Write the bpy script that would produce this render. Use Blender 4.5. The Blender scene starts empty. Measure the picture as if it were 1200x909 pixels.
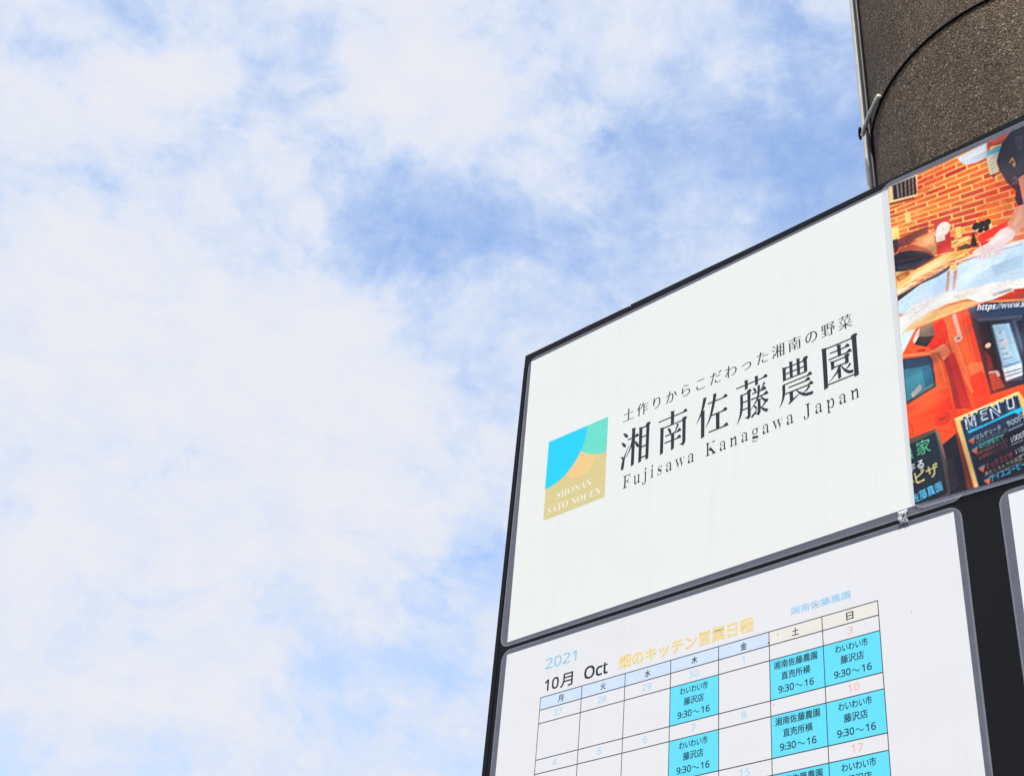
import bpy, bmesh, math, random
import numpy as np
from mathutils import Vector, Matrix

random.seed(7)
scene = bpy.context.scene
COL = scene.collection

# ------------------------------------------------------------------ camera
S = 0.0425                      # one calendar column is 42.5 mm wide
Z0 = 2.044                      # height of the calendar's top line above the ground
cam_data = bpy.data.cameras.new('camera')
cam = bpy.data.objects.new('camera', cam_data)
COL.objects.link(cam)
cam_data.lens = 48.60
cam_data.sensor_width = 36.0
cam_data.clip_start = 0.05
cam_data.clip_end = 3000.0
ax_right = Vector((0.73468197, 0.67269204, 0.08790806))
ax_up = Vector((0.34589110, -0.48289461, 0.80447010))
ax_back = Vector((0.58361096, -0.56062306, -0.58745216))
mw = Matrix((ax_right, ax_up, ax_back)).transposed().to_4x4()
mw.translation = Vector((0.70071, -0.74172, Z0 - 0.44397))
cam.matrix_world = mw
scene.camera = cam

# ------------------------------------------------------------------ light
SUN_AZ = 29.0      # degrees from the board's normal towards its right-hand side
SUN_EL = 58.0
to_sun = Vector((math.sin(math.radians(SUN_AZ)) * math.cos(math.radians(SUN_EL)),
                 -math.cos(math.radians(SUN_AZ)) * math.cos(math.radians(SUN_EL)),
                 math.sin(math.radians(SUN_EL))))
sun_data = bpy.data.lights.new('sun', 'SUN')
sun_data.energy = 2.25
sun_data.angle = math.radians(0.6)
sun_data.color = (1.0, 0.955, 0.89)
sun = bpy.data.objects.new('sun', sun_data)
COL.objects.link(sun)
sun.location = to_sun * 30
sun.rotation_euler = to_sun.to_track_quat('Z', 'Y').to_euler()

scene.view_settings.view_transform = 'Standard'
scene.view_settings.look = 'None'
scene.view_settings.exposure = 0.9
scene.view_settings.gamma = 1.0
scene.view_settings.use_curve_mapping = False

# ------------------------------------------------------------------ sky: clear blue behind broken veil cloud
world = bpy.data.worlds.new('World')
scene.world = world
world.use_nodes = True
nt = world.node_tree
for n in list(nt.nodes):
    nt.nodes.remove(n)
STR = 0.15


def wn(kind, **kw):
    n = nt.nodes.new(kind)
    for k, v in kw.items():
        setattr(n, k, v)
    return n


def wmath(op, a, b=None, c=None, clamp=False):
    n = wn('ShaderNodeMath', operation=op, use_clamp=clamp)
    for i, v in enumerate((a, b, c)):
        if v is None:
            continue
        if isinstance(v, (int, float)):
            n.inputs[i].default_value = v
        else:
            nt.links.new(v, n.inputs[i])
    return n.outputs[0]


def wvec(op, a, b=None, scale=None):
    n = wn('ShaderNodeVectorMath', operation=op)
    for i, v in enumerate((a, b)):
        if v is None:
            continue
        if isinstance(v, (tuple, list)):
            n.inputs[i].default_value = v
        else:
            nt.links.new(v, n.inputs[i])
    if scale is not None:
        n.inputs['Scale'].default_value = scale
    return n.outputs['Value'] if op == 'DOT_PRODUCT' else n.outputs[0]


def wnoise(vec, scale, detail, rough, dist=0.0):
    n = wn('ShaderNodeTexNoise')
    n.inputs['Scale'].default_value = scale
    n.inputs['Detail'].default_value = detail
    n.inputs['Roughness'].default_value = rough
    n.inputs['Distortion'].default_value = dist
    nt.links.new(vec, n.inputs['Vector'])
    return n


out = wn('ShaderNodeOutputWorld')
bg = wn('ShaderNodeBackground')
bg.inputs['Strength'].default_value = STR
nt.links.new(bg.outputs[0], out.inputs[0])
sky = wn('ShaderNodeTexSky', sky_type='NISHITA')
sky.sun_disc = False
sky.sun_elevation = math.radians(SUN_EL)
sky.sun_rotation = math.atan2(to_sun.x, to_sun.y)
sky.air_density = 1.0
sky.dust_density = 0.6
sky.ozone_density = 1.4
skyc = wn('ShaderNodeMix', data_type='RGBA', blend_type='MULTIPLY')
skyc.inputs[0].default_value = 1.0
nt.links.new(sky.outputs[0], skyc.inputs[6])
skyc.inputs[7].default_value = (0.93, 1.03, 1.12, 1.0)
tc = wn('ShaderNodeTexCoord')
d0 = wvec('NORMALIZE', tc.outputs['Generated'])
# the cloud sheet is a layer overhead: bend the lookup a little with turbulence
warp1 = wvec('SUBTRACT', wnoise(d0, 5.0, 5, 0.55).outputs['Color'], (0.5, 0.5, 0.5))
warp2 = wvec('SUBTRACT', wnoise(d0, 16.0, 6, 0.6).outputs['Color'], (0.5, 0.5, 0.5))
d1 = wvec('ADD', d0, wvec('SCALE', warp1, scale=0.09))
d1 = wvec('ADD', d1, wvec('SCALE', warp2, scale=0.055))
warp3 = wvec('SUBTRACT', wnoise(d0, 48.0, 5, 0.62).outputs['Color'], (0.5, 0.5, 0.5))
d1 = wvec('ADD', d1, wvec('SCALE', warp3, scale=0.032))
d1 = wvec('NORMALIZE', d1)
dA = wvec('ADD', d0, wvec('SCALE', warp1, scale=0.06))
fb = wnoise(dA, 4.2, 8, 0.56, 0.15).outputs['Fac']
fine = wnoise(dA, 11.0, 10, 0.62, 0.25).outputs['Fac']
streak = wvec('MULTIPLY', dA, (1.0, 1.0, 2.6))
wisp = wnoise(streak, 10.0, 10, 0.66, 0.35).outputs['Fac']
fine2 = wnoise(d0, 27.0, 9, 0.68, 0.35).outputs['Fac']
m = wmath('MULTIPLY_ADD', wmath('SUBTRACT', fb, 0.5), 1.0, 0.84)
# openings (negative) and thick banks (positive): direction, angular radius in degrees, weight
BANKS = [
    ((-0.6896, 0.1858, 0.6999), 1.30, -0.50),
    ((-0.6836, 0.2125, 0.6982), 0.82, -0.35),
    ((-0.6406, 0.2274, 0.7334), 1.32, -0.50),
    ((-0.7265, 0.2681, 0.6327), 2.01, -0.45),
    ((-0.6861, 0.2939, 0.6655), 2.03, -0.60),
    ((-0.6896, 0.3363, 0.6413), 1.54, -0.70),
    ((-0.5936, 0.3271, 0.7353), 1.87, -0.60),
    ((-0.6397, 0.3226, 0.6976), 1.36, -0.50),
    ((-0.6557, 0.3390, 0.6746), 1.20, -0.35),
    ((-0.5992, 0.3785, 0.7055), 1.90, -0.55),
    ((-0.6139, 0.3967, 0.6825), 1.39, -0.50),
    ((-0.5939, 0.4332, 0.6779), 2.79, -0.75),
    ((-0.5667, 0.4665, 0.6792), 2.63, -0.75),
    ((-0.5611, 0.4890, 0.6679), 2.11, -0.50),
    ((-0.6153, 0.4315, 0.6597), 1.75, -0.30),
    ((-0.4894, 0.4800, 0.7281), 1.22, -0.60),
    ((-0.5112, 0.5036, 0.6964), 2.45, -0.45),
    ((-0.4399, 0.4992, 0.7465), 2.41, -0.45),
    ((-0.4632, 0.5306, 0.7099), 2.44, -0.55),
    ((-0.4247, 0.5393, 0.7272), 3.11, -0.50),
    ((-0.4231, 0.5779, 0.6978), 3.82, -0.45),
    ((-0.3474, 0.5428, 0.7646), 2.71, -0.40),
    ((-0.3844, 0.5749, 0.7223), 2.40, -0.40),
    ((-0.3460, 0.6016, 0.7199), 3.06, -0.60),
    ((-0.5020, 0.5525, 0.6653), 3.87, -0.40),
    ((-0.5781, 0.5116, 0.6357), 2.82, -0.30),
    ((-0.3098, 0.5692, 0.7616), 2.01, -0.30),
    ((-0.2971, 0.6710, 0.6794), 6.71, -0.40),
    ((-0.6305, 0.5888, 0.5058), 0.92, -0.60),
    ((-0.6228, 0.6065, 0.4942), 0.91, -0.70),
    ((-0.6444, 0.5902, 0.4862), 0.77, -0.50),
    ((-0.6717, 0.5690, 0.4743), 0.56, -0.60),
    ((-0.6696, 0.5855, 0.4571), 0.70, -0.60),
    ((-0.7250, 0.4928, 0.4813), 0.49, -0.55),
    ((-0.7046, 0.4947, 0.5086), 0.42, -0.30),
    ((-0.7422, 0.5019, 0.4441), 1.03, -0.35),
    ((-0.7369, 0.5147, 0.4382), 1.38, -0.30),
    ((-0.7851, 0.4492, 0.4263), 2.04, -0.20),
    ((-0.7358, 0.5581, 0.3837), 1.03, -0.30),
    ((-0.7151, 0.5898, 0.3751), 1.03, -0.45),
    ((-0.6738, 0.6093, 0.4181), 2.08, -0.25),
    ((-0.8586, 0.4015, 0.3189), 1.29, -0.45),
    ((-0.7909, 0.4822, 0.3768), 1.35, -0.20),
    ((-0.6955, 0.2405, 0.6771), 2.99, 0.25),
    ((-0.6432, 0.2617, 0.7196), 2.67, 0.30),
    ((-0.5475, 0.3574, 0.7567), 3.75, 0.35),
    ((-0.5165, 0.4316, 0.7396), 2.77, 0.30),
    ((-0.5145, 0.4779, 0.7120), 2.79, 0.75),
    ((-0.4839, 0.5077, 0.7128), 1.74, 0.50),
    ((-0.7272, 0.2226, 0.6494), 1.97, 0.20),
    ((-0.5626, 0.4320, 0.7048), 2.09, 0.30),
    ((-0.7265, 0.3611, 0.5846), 5.15, 0.50),
    ((-0.7788, 0.3093, 0.5457), 5.03, 0.40),
    ((-0.6928, 0.4276, 0.5807), 4.53, 0.40),
    ((-0.7227, 0.4504, 0.5242), 5.56, 0.45),
    ((-0.7630, 0.4127, 0.4974), 5.14, 0.35),
    ((-0.6497, 0.5284, 0.5465), 4.23, 0.30),
    ((-0.8313, 0.3729, 0.4121), 1.99, 0.35),
    ((-0.8269, 0.3557, 0.4356), 1.99, 0.20),
    ((-0.7992, 0.4545, 0.3933), 2.36, 0.30),
    ((-0.8419, 0.4154, 0.3444), 2.29, 0.35),
    ((-0.7707, 0.5338, 0.3479), 3.03, 0.35),
    ((-0.7032, 0.6151, 0.3566), 2.05, 0.35),
    ((-0.6917, 0.5603, 0.4557), 2.09, 0.20),
    ((-0.6910, 0.5266, 0.4952), 2.10, 0.20),
    ((-0.3987, 0.5644, 0.7228), 11.36, -0.12),
    ((-0.7378, 0.4041, 0.5407), 11.38, 0.22),
    ((-0.6695, 0.2276, 0.7071), 6.60, 0.10),
    ((-0.3695, 0.5538, 0.7462), 2.05, 0.25),
    ((-0.4075, 0.4856, 0.7734), 3.07, 0.20),
    ((-0.3941, 0.6091, 0.6882), 2.42, 0.25),
    ((-0.4950, 0.5740, 0.6523), 2.11, 0.20),
    ((-0.4534, 0.5275, 0.7185), 2.78, 0.22),
    ((-0.4181, 0.5606, 0.7148), 2.08, 0.20),
    ((-0.4575, 0.4728, 0.7531), 2.07, 0.20),
]
for (dv, rad, wgt) in BANKS:
    dn = wvec('DOT_PRODUCT', d1, dv)
    mr = wn('ShaderNodeMapRange', interpolation_type='SMOOTHSTEP')
    mr.inputs['From Min'].default_value = math.cos(math.radians(rad * 1.45))
    mr.inputs['From Max'].default_value = 1.0 - (1.0 - math.cos(math.radians(rad))) * 0.12
    mr.inputs['To Min'].default_value = 0.0
    mr.inputs['To Max'].default_value = wgt * (0.55 if wgt < 0 else 0.75)
    nt.links.new(dn, mr.inputs['Value'])
    m = wmath('ADD', m, mr.outputs[0])
low = wn('ShaderNodeMapRange', interpolation_type='SMOOTHSTEP')
low.inputs['From Min'].default_value = -0.45
low.inputs['From Max'].default_value = 1.75
low.inputs['To Min'].default_value = 0.2
low.inputs['To Max'].default_value = 1.0
nt.links.new(m, low.inputs['Value'])
# billows, wisps and ragged detail on top of the broad pattern
m = wmath('ADD', low.outputs[0], wmath('MULTIPLY', wmath('SUBTRACT', fine, 0.5), 1.15))
m = wmath('ADD', m, wmath('MULTIPLY', wmath('SUBTRACT', wisp, 0.5), 1.15))
m = wmath('ADD', m, wmath('MULTIPLY', wmath('SUBTRACT', fine2, 0.5), 0.55))
mask = wn('ShaderNodeMapRange', interpolation_type='SMOOTHSTEP')
mask.inputs['From Min'].default_value = -0.05
mask.inputs['From Max'].default_value = 0.85
mask.inputs['To Min'].default_value = 0.15
mask.inputs['To Max'].default_value = 0.985
nt.links.new(m, mask.inputs['Value'])
# thick cloud is white, thin cloud a little bluer
shade = wn('ShaderNodeMix', data_type='RGBA')
shade.inputs[6].default_value = (2.35, 2.72, 3.42, 1)
shade.inputs[7].default_value = (3.04, 3.05, 3.24, 1)
mr2 = wn('ShaderNodeMapRange', interpolation_type='SMOOTHSTEP')
mr2.inputs['From Min'].default_value = 0.40
mr2.inputs['From Max'].default_value = 1.20
nt.links.new(m, mr2.inputs['Value'])
nt.links.new(mr2.outputs[0], shade.inputs[0])
mixc = wn('ShaderNodeMix', data_type='RGBA')
nt.links.new(mask.outputs[0], mixc.inputs[0])
nt.links.new(skyc.outputs[2], mixc.inputs[6])
nt.links.new(shade.outputs[2], mixc.inputs[7])
nt.links.new(mixc.outputs[2], bg.inputs['Color'])


# ------------------------------------------------------------------ materials
def lin(c):
    return tuple(((v / 255) / 12.92 if v / 255 <= 0.04045 else ((v / 255 + 0.055) / 1.055) ** 2.4) for v in c)


def mat_new(name):
    mt = bpy.data.materials.new(name)
    mt.use_nodes = True
    return mt, mt.node_tree, mt.node_tree.nodes['Principled BSDF']


def nd(t, kind, **kw):
    n = t.nodes.new(kind)
    for k, v in kw.items():
        setattr(n, k, v)
    return n


INKS = {}


def ink(c, gloss=0.32):
    """printed ink under clear laminate: colour given as sRGB 0-255"""
    key = tuple(c)
    if key in INKS:
        return INKS[key]
    mt, t, b = mat_new('printed_ink')
    col = [min(0.9, v * 0.945) for v in lin(c)]
    b.inputs['Roughness'].default_value = gloss
    b.inputs['Specular IOR Level'].default_value = 0.22
    # slight unevenness of the print
    tcn = nd(t, 'ShaderNodeTexCoord')
    nz = nd(t, 'ShaderNodeTexNoise')
    nz.inputs['Scale'].default_value = 90
    nz.inputs['Detail'].default_value = 4
    t.links.new(tcn.outputs['Object'], nz.inputs['Vector'])
    mx = nd(t, 'ShaderNodeMix', data_type='RGBA')
    mx.inputs[6].default_value = (*[v * 0.94 for v in col], 1)
    mx.inputs[7].default_value = (*[min(0.92, v * 1.05 + 0.002) for v in col], 1)
    t.links.new(nz.outputs['Fac'], mx.inputs[0])
    t.links.new(mx.outputs[2], b.inputs['Base Color'])
    INKS[key] = mt
    return mt


def paper_mat(name, c, wave=0.25):
    mt, t, b = mat_new(name)
    tcn = nd(t, 'ShaderNodeTexCoord')
    nz = nd(t, 'ShaderNodeTexNoise')
    nz.inputs['Scale'].default_value = 9
    nz.inputs['Detail'].default_value = 6
    t.links.new(tcn.outputs['Object'], nz.inputs['Vector'])
    mx = nd(t, 'ShaderNodeMix', data_type='RGBA')
    l = lin(c)
    mx.inputs[6].default_value = (l[0] * 0.975, l[1] * 0.975, l[2] * 0.97, 1)
    mx.inputs[7].default_value = (min(.93, l[0] * 1.02), min(.93, l[1] * 1.02), min(.93, l[2] * 1.02), 1)
    t.links.new(nz.outputs['Fac'], mx.inputs[0])
    # a few faint specks of dirt on the laminate
    vo = nd(t, 'ShaderNodeTexVoronoi')
    vo.inputs['Scale'].default_value = 38
    t.links.new(tcn.outputs['Object'], vo.inputs['Vector'])
    lt = nd(t, 'ShaderNodeMath', operation='LESS_THAN')
    lt.inputs[1].default_value = 0.018
    t.links.new(vo.outputs['Distance'], lt.inputs[0])
    dm = nd(t, 'ShaderNodeMix', data_type='RGBA', blend_type='MULTIPLY')
    sc = nd(t, 'ShaderNodeMath', operation='MULTIPLY')
    sc.inputs[1].default_value = 0.35
    t.links.new(lt.outputs[0], sc.inputs[0])
    t.links.new(sc.outputs[0], dm.inputs[0])
    t.links.new(mx.outputs[2], dm.inputs[6])
    dm.inputs[7].default_value = (.45, .42, .38, 1)
    # faint run marks left by rain on the laminate
    mpv = nd(t, 'ShaderNodeMapping')
    mpv.inputs['Scale'].default_value = (70, 1, 5)
    t.links.new(tcn.outputs['Object'], mpv.inputs['Vector'])
    sn = nd(t, 'ShaderNodeTexNoise')
    sn.inputs['Scale'].default_value = 1.0
    sn.inputs['Detail'].default_value = 5
    sn.inputs['Roughness'].default_value = .6
    t.links.new(mpv.outputs[0], sn.inputs['Vector'])
    sm = nd(t, 'ShaderNodeMapRange')
    sm.inputs['From Min'].default_value = .56
    sm.inputs['From Max'].default_value = .78
    sm.inputs['To Max'].default_value = .10
    t.links.new(sn.outputs['Fac'], sm.inputs['Value'])
    dm2 = nd(t, 'ShaderNodeMix', data_type='RGBA', blend_type='MULTIPLY')
    t.links.new(sm.outputs[0], dm2.inputs[0])
    t.links.new(dm.outputs[2], dm2.inputs[6])
    dm2.inputs[7].default_value = (.62, .60, .56, 1)
    t.links.new(dm2.outputs[2], b.inputs['Base Color'])
    b.inputs['Roughness'].default_value = 0.34
    b.inputs['Specular IOR Level'].default_value = 0.3
    bp = nd(t, 'ShaderNodeBump')
    bp.inputs['Strength'].default_value = wave
    bp.inputs['Distance'].default_value = 0.002
    n2 = nd(t, 'ShaderNodeTexNoise')
    n2.inputs['Scale'].default_value = 14
    t.links.new(tcn.outputs['Object'], n2.inputs['Vector'])
    t.links.new(n2.outputs['Fac'], bp.inputs['Height'])
    t.links.new(bp.outputs[0], b.inputs['Normal'])
    return mt


def film_mat(name, opac, tint=(0.62, 0.65, 0.78)):
    """milky clear laminating film"""
    mt, t, b = mat_new(name)
    b.inputs['Base Color'].default_value = (*tint, 1)
    b.inputs['Roughness'].default_value = 0.25
    b.inputs['Specular IOR Level'].default_value = 0.4
    tcn = nd(t, 'ShaderNodeTexCoord')
    nz = nd(t, 'ShaderNodeTexNoise')
    nz.inputs['Scale'].default_value = 60
    nz.inputs['Detail'].default_value = 6
    t.links.new(tcn.outputs['Object'], nz.inputs['Vector'])
    mr = nd(t, 'ShaderNodeMapRange')
    mr.inputs['From Min'].default_value = 0.3
    mr.inputs['From Max'].default_value = 0.7
    mr.inputs['To Min'].default_value = opac * 0.92
    mr.inputs['To Max'].default_value = opac * 1.08
    t.links.new(nz.outputs['Fac'], mr.inputs['Value'])
    t.links.new(mr.outputs[0], b.inputs['Alpha'])
    return mt


def black_mat(name, v=0.012, rough=0.42):
    mt, t, b = mat_new(name)
    tcn = nd(t, 'ShaderNodeTexCoord')
    nz = nd(t, 'ShaderNodeTexNoise')
    nz.inputs['Scale'].default_value = 18
    nz.inputs['Detail'].default_value = 8
    nz.inputs['Roughness'].default_value = 0.7
    t.links.new(tcn.outputs['Object'], nz.inputs['Vector'])
    mx = nd(t, 'ShaderNodeMix', data_type='RGBA')
    mx.inputs[6].default_value = (v * 0.7, v * 0.66, v * 0.8, 1)
    mx.inputs[7].default_value = (v * 1.5, v * 1.4, v * 1.65, 1)
    t.links.new(nz.outputs['Fac'], mx.inputs[0])
    t.links.new(mx.outputs[2], b.inputs['Base Color'])
    b.inputs['Roughness'].default_value = rough
    b.inputs['Specular IOR Level'].default_value = 0.12
    bp = nd(t, 'ShaderNodeBump')
    bp.inputs['Strength'].default_value = 0.15
    bp.inputs['Distance'].default_value = 0.001
    t.links.new(nz.outputs['Fac'], bp.inputs['Height'])
    t.links.new(bp.outputs[0], b.inputs['Normal'])
    return mt


def plain_mat(name, c, rough=0.5, spec=0.4, var=0.15, scale=40):
    mt, t, b = mat_new(name)
    l = lin(c)
    tcn = nd(t, 'ShaderNodeTexCoord')
    nz = nd(t, 'ShaderNodeTexNoise')
    nz.inputs['Scale'].default_value = scale
    nz.inputs['Detail'].default_value = 7
    nz.inputs['Roughness'].default_value = 0.65
    t.links.new(tcn.outputs['Object'], nz.inputs['Vector'])
    mr = nd(t, 'ShaderNodeMapRange')
    mr.inputs['From Min'].default_value = 0.3
    mr.inputs['From Max'].default_value = 0.7
    t.links.new(nz.outputs['Fac'], mr.inputs['Value'])
    mx = nd(t, 'ShaderNodeMix', data_type='RGBA')
    mx.inputs[6].default_value = (*[v * (1 - var) for v in l], 1)
    mx.inputs[7].default_value = (*[min(.9, v * (1 + var)) for v in l], 1)
    t.links.new(mr.outputs[0], mx.inputs[0])
    t.links.new(mx.outputs[2], b.inputs['Base Color'])
    b.inputs['Roughness'].default_value = rough
    b.inputs['Specular IOR Level'].default_value = spec
    return mt


def concrete_mat():
    """old dark concrete with exposed aggregate: grains of many tones, pits and pale chips"""
    mt, t, b = mat_new('weathered_concrete')
    tcn = nd(t, 'ShaderNodeTexCoord')
    vec = tcn.outputs['Object']

    def vor(scale):
        v = nd(t, 'ShaderNodeTexVoronoi')
        v.inputs['Scale'].default_value = scale
        t.links.new(vec, v.inputs['Vector'])
        return v

    def noise(scale, det, ro):
        n = nd(t, 'ShaderNodeTexNoise')
        n.inputs['Scale'].default_value = scale
        n.inputs['Detail'].default_value = det
        n.inputs['Roughness'].default_value = ro
        t.links.new(vec, n.inputs['Vector'])
        return n

    g = vor(960)
    sepg = nd(t, 'ShaderNodeSeparateColor')
    t.links.new(g.outputs['Color'], sepg.inputs[0])
    ramp = nd(t, 'ShaderNodeValToRGB')
    cr = ramp.color_ramp
    K = 1.52
    cols = [(0.0, (.003, .0021, .0014)), (.19, (.016, .0110, .0075)), (.40, (.050, .0345, .0235)), (.70, (.088, .0635, .0425)),
            (.91, (.138, .100, .067)), (.968, (.21, .135, .078)), (1.0, (.36, .30, .24))]
    cr.elements[0].position = 0.0
    cr.elements[1].position = 1.0
    for i, (pos, c) in enumerate(cols):
        e = cr.elements[0] if i == 0 else (cr.elements[-1] if i == len(cols) - 1 else cr.elements.new(pos))
        e.position = pos
        e.color = (*[min(.8, v * K) for v in c], 1)
    t.links.new(sepg.outputs[0], ramp.inputs[0])
    # cement matrix between the grains
    n1 = noise(950, 4, .7)
    big = noise(7, 5, .6)
    mrb = nd(t, 'ShaderNodeMapRange')
    mrb.inputs['From Min'].default_value = .3
    mrb.inputs['From Max'].default_value = .7
    mrb.inputs['To Min'].default_value = .72
    mrb.inputs['To Max'].default_value = 1.22
    t.links.new(big.outputs['Fac'], mrb.inputs['Value'])
    mx = nd(t, 'ShaderNodeMix', data_type='RGBA')
    mx.inputs[7].default_value = (.074 * K, .054 * K, .038 * K, 1)
    mrn = nd(t, 'ShaderNodeMapRange')
    mrn.inputs['From Min'].default_value = .35
    mrn.inputs['From Max'].default_value = .65
    mrn.inputs['To Min'].default_value = .05
    mrn.inputs['To Max'].default_value = .28
    t.links.new(n1.outputs['Fac'], mrn.inputs['Value'])
    t.links.new(mrn.outputs[0], mx.inputs[0])
    t.links.new(ramp.outputs[0], mx.inputs[6])
    mm = nd(t, 'ShaderNodeMix', data_type='RGBA', blend_type='MULTIPLY')
    mm.inputs[0].default_value = 1
    t.links.new(mx.outputs[2], mm.inputs[6])
    comb = nd(t, 'ShaderNodeCombineColor')
    # run-off streaks down the pole and broad damp patches
    mpv = nd(t, 'ShaderNodeMapping')
    mpv.inputs['Scale'].default_value = (26, 26, 1.6)
    t.links.new(vec, mpv.inputs['Vector'])
    stn = nd(t, 'ShaderNodeTexNoise')
    stn.inputs['Scale'].default_value = 1.0
    stn.inputs['Detail'].default_value = 6
    t.links.new(mpv.outputs[0], stn.inputs['Vector'])
    mst = nd(t, 'ShaderNodeMapRange')
    mst.inputs['From Min'].default_value = .34
    mst.inputs['From Max'].default_value = .62
    mst.inputs['To Min'].default_value = .70
    mst.inputs['To Max'].default_value = 1.08
    t.links.new(stn.outputs['Fac'], mst.inputs['Value'])
    mstm = nd(t, 'ShaderNodeMath', operation='MULTIPLY')
    t.links.new(mrb.outputs[0], mstm.inputs[0])
    t.links.new(mst.outputs[0], mstm.inputs[1])
    for i in range(3):
        t.links.new(mstm.outputs[0], comb.inputs[i])
    t.links.new(comb.outputs[0], mm.inputs[7])
    t.links.new(mm.outputs[2], b.inputs['Base Color'])
    b.inputs['Roughness'].default_value = .85
    b.inputs['Specular IOR Level'].default_value = .2
    v2 = vor(600)
    mulh = nd(t, 'ShaderNodeMath', operation='MULTIPLY_ADD')
    t.links.new(v2.outputs['Distance'], mulh.inputs[0])
    mulh.inputs[1].default_value = .6
    t.links.new(n1.outputs['Fac'], mulh.inputs[2])
    bp = nd(t, 'ShaderNodeBump')
    bp.inputs['Strength'].default_value = .65
    bp.inputs['Distance'].default_value = .0012
    t.links.new(mulh.outputs[0], bp.inputs['Height'])
    t.links.new(bp.outputs[0], b.inputs['Normal'])
    return mt


def asphalt_mat():
    mt, t, b = mat_new('asphalt')
    tcn = nd(t, 'ShaderNodeTexCoord')
    nz = nd(t, 'ShaderNodeTexNoise')
    nz.inputs['Scale'].default_value = 60
    nz.inputs['Detail'].default_value = 10
    nz.inputs['Roughness'].default_value = .75
    t.links.new(tcn.outputs['Object'], nz.inputs['Vector'])
    mx = nd(t, 'ShaderNodeMix', data_type='RGBA')
    mx.inputs[6].default_value = (.035, .035, .037, 1)
    mx.inputs[7].default_value = (.095, .093, .090, 1)
    t.links.new(nz.outputs['Fac'], mx.inputs[0])
    t.links.new(mx.outputs[2], b.inputs['Base Color'])
    b.inputs['Roughness'].default_value = .9
    return mt


# ------------------------------------------------------------------ object helpers
def thing(name, label, cat, loc=(0, 0, 0), group=None):
    o = bpy.data.objects.new(name, None)
    o.empty_display_size = 0.05
    COL.objects.link(o)
    o.location = loc
    o['label'] = label
    o['category'] = cat
    if group:
        o['group'] = group
    return o


def origin_of(parent):
    v = Vector((0, 0, 0))
    while parent is not None:
        v += Vector(parent.location)
        parent = parent.parent
    return v


def obj(name, verts, faces, mats, parent=None, fmats=None, smooth=False, loc=None):
    """link one mesh object; vertices are given in world metres"""
    org = origin_of(parent)
    own = Vector((0, 0, 0)) if loc is None else Vector(loc) - org
    me = bpy.data.meshes.new(name)
    me.from_pydata([Vector(v) - org - own for v in verts], [], faces)
    if not isinstance(mats, (list, tuple)):
        mats = [mats]
    for mt in mats:
        me.materials.append(mt)
    if fmats:
        for p, i in zip(me.polygons, fmats):
            p.material_index = i
    if smooth:
        for p in me.polygons:
            p.use_smooth = True
    me.update()
    o = bpy.data.objects.new(name, me)
    COL.objects.link(o)
    o.location = own
    if parent is not None:
        o.parent = parent
    return o


def W(a, b, y=0.0):
    """board coordinates (columns right, columns down, metres proud of the board) to world"""
    return (a * S, -y, Z0 - b * S)


class Shape:
    def __init__(self):
        self.v = []
        self.f = []
        self.m = []
        self.mats = []

    def mi(self, mt):
        if mt not in self.mats:
            self.mats.append(mt)
        return self.mats.index(mt)

    def flat(self, pts, y, mt):
        n = len(self.v)
        self.v += [W(a, b, y) for a, b in pts]
        area = sum(pts[i][0] * pts[(i + 1) % len(pts)][1] - pts[(i + 1) % len(pts)][0] * pts[i][1] for i in range(len(pts)))
        idx = list(range(n, n + len(pts)))
        self.f.append(idx if area < 0 else idx[::-1])
        self.m.append(self.mi(mt))

    def tri_set(self, verts, faces, y, mt):
        n = len(self.v)
        self.v += [W(a, b, y) for a, b in verts]
        self.f += [[i + n for i in f] for f in faces]
        self.m += [self.mi(mt)] * len(faces)

    def slab(self, pts, y0, y1, mt):
        """a flat outline with thickness from y0 (back) to y1 (front)"""
        k = len(pts)
        area = sum(pts[i][0] * pts[(i + 1) % k][1] - pts[(i + 1) % k][0] * pts[i][1] for i in range(k))
        if area > 0:
            pts = pts[::-1]
        n = len(self.v)
        self.v += [W(a, b, y1) for a, b in pts] + [W(a, b, y0) for a, b in pts]
        F = [list(range(n, n + k)), list(range(n + 2 * k - 1, n + k - 1, -1))]
        for i in range(k):
            j = (i + 1) % k
            F.append([n + i, n + k + i, n + k + j, n + j])
        self.f += F
        self.m += [self.mi(mt)] * len(F)

    def ring(self, outer, inner, y0, y1, mt):
        """frame between two outlines with the same number of points"""
        k = len(outer)
        n = len(self.v)
        self.v += [W(a, b, y1) for a, b in outer] + [W(a, b, y1) for a, b in inner]
        self.v += [W(a, b, y0) for a, b in outer]
        for i in range(k):
            j = (i + 1) % k
            self.f.append([n + i, n + j, n + k + j, n + k + i])
            self.f.append([n + i, n + 2 * k + i, n + 2 * k + j, n + j])
            self.m += [self.mi(mt)] * 2

    def done(self, name, parent=None, smooth=False, loc=None):
        return obj(name, self.v, self.f, self.mats, parent, self.m, smooth, loc)


def rounded(a0, b0, a1, b1, r, n=6):
    pts = []
    for (ca, cb, st) in ((a0 + r, b0 + r, 180), (a1 - r, b0 + r, 270), (a1 - r, b1 - r, 0), (a0 + r, b1 - r, 90)):
        for i in range(n + 1):
            t = math.radians(st + 90 * i / n)
            pts.append((ca + r * math.cos(t), cb + r * math.sin(t)))
    return pts


def rect(a0, b0, a1, b1):
    return [(a0, b0), (a1, b0), (a1, b1), (a0, b1)]


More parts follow.
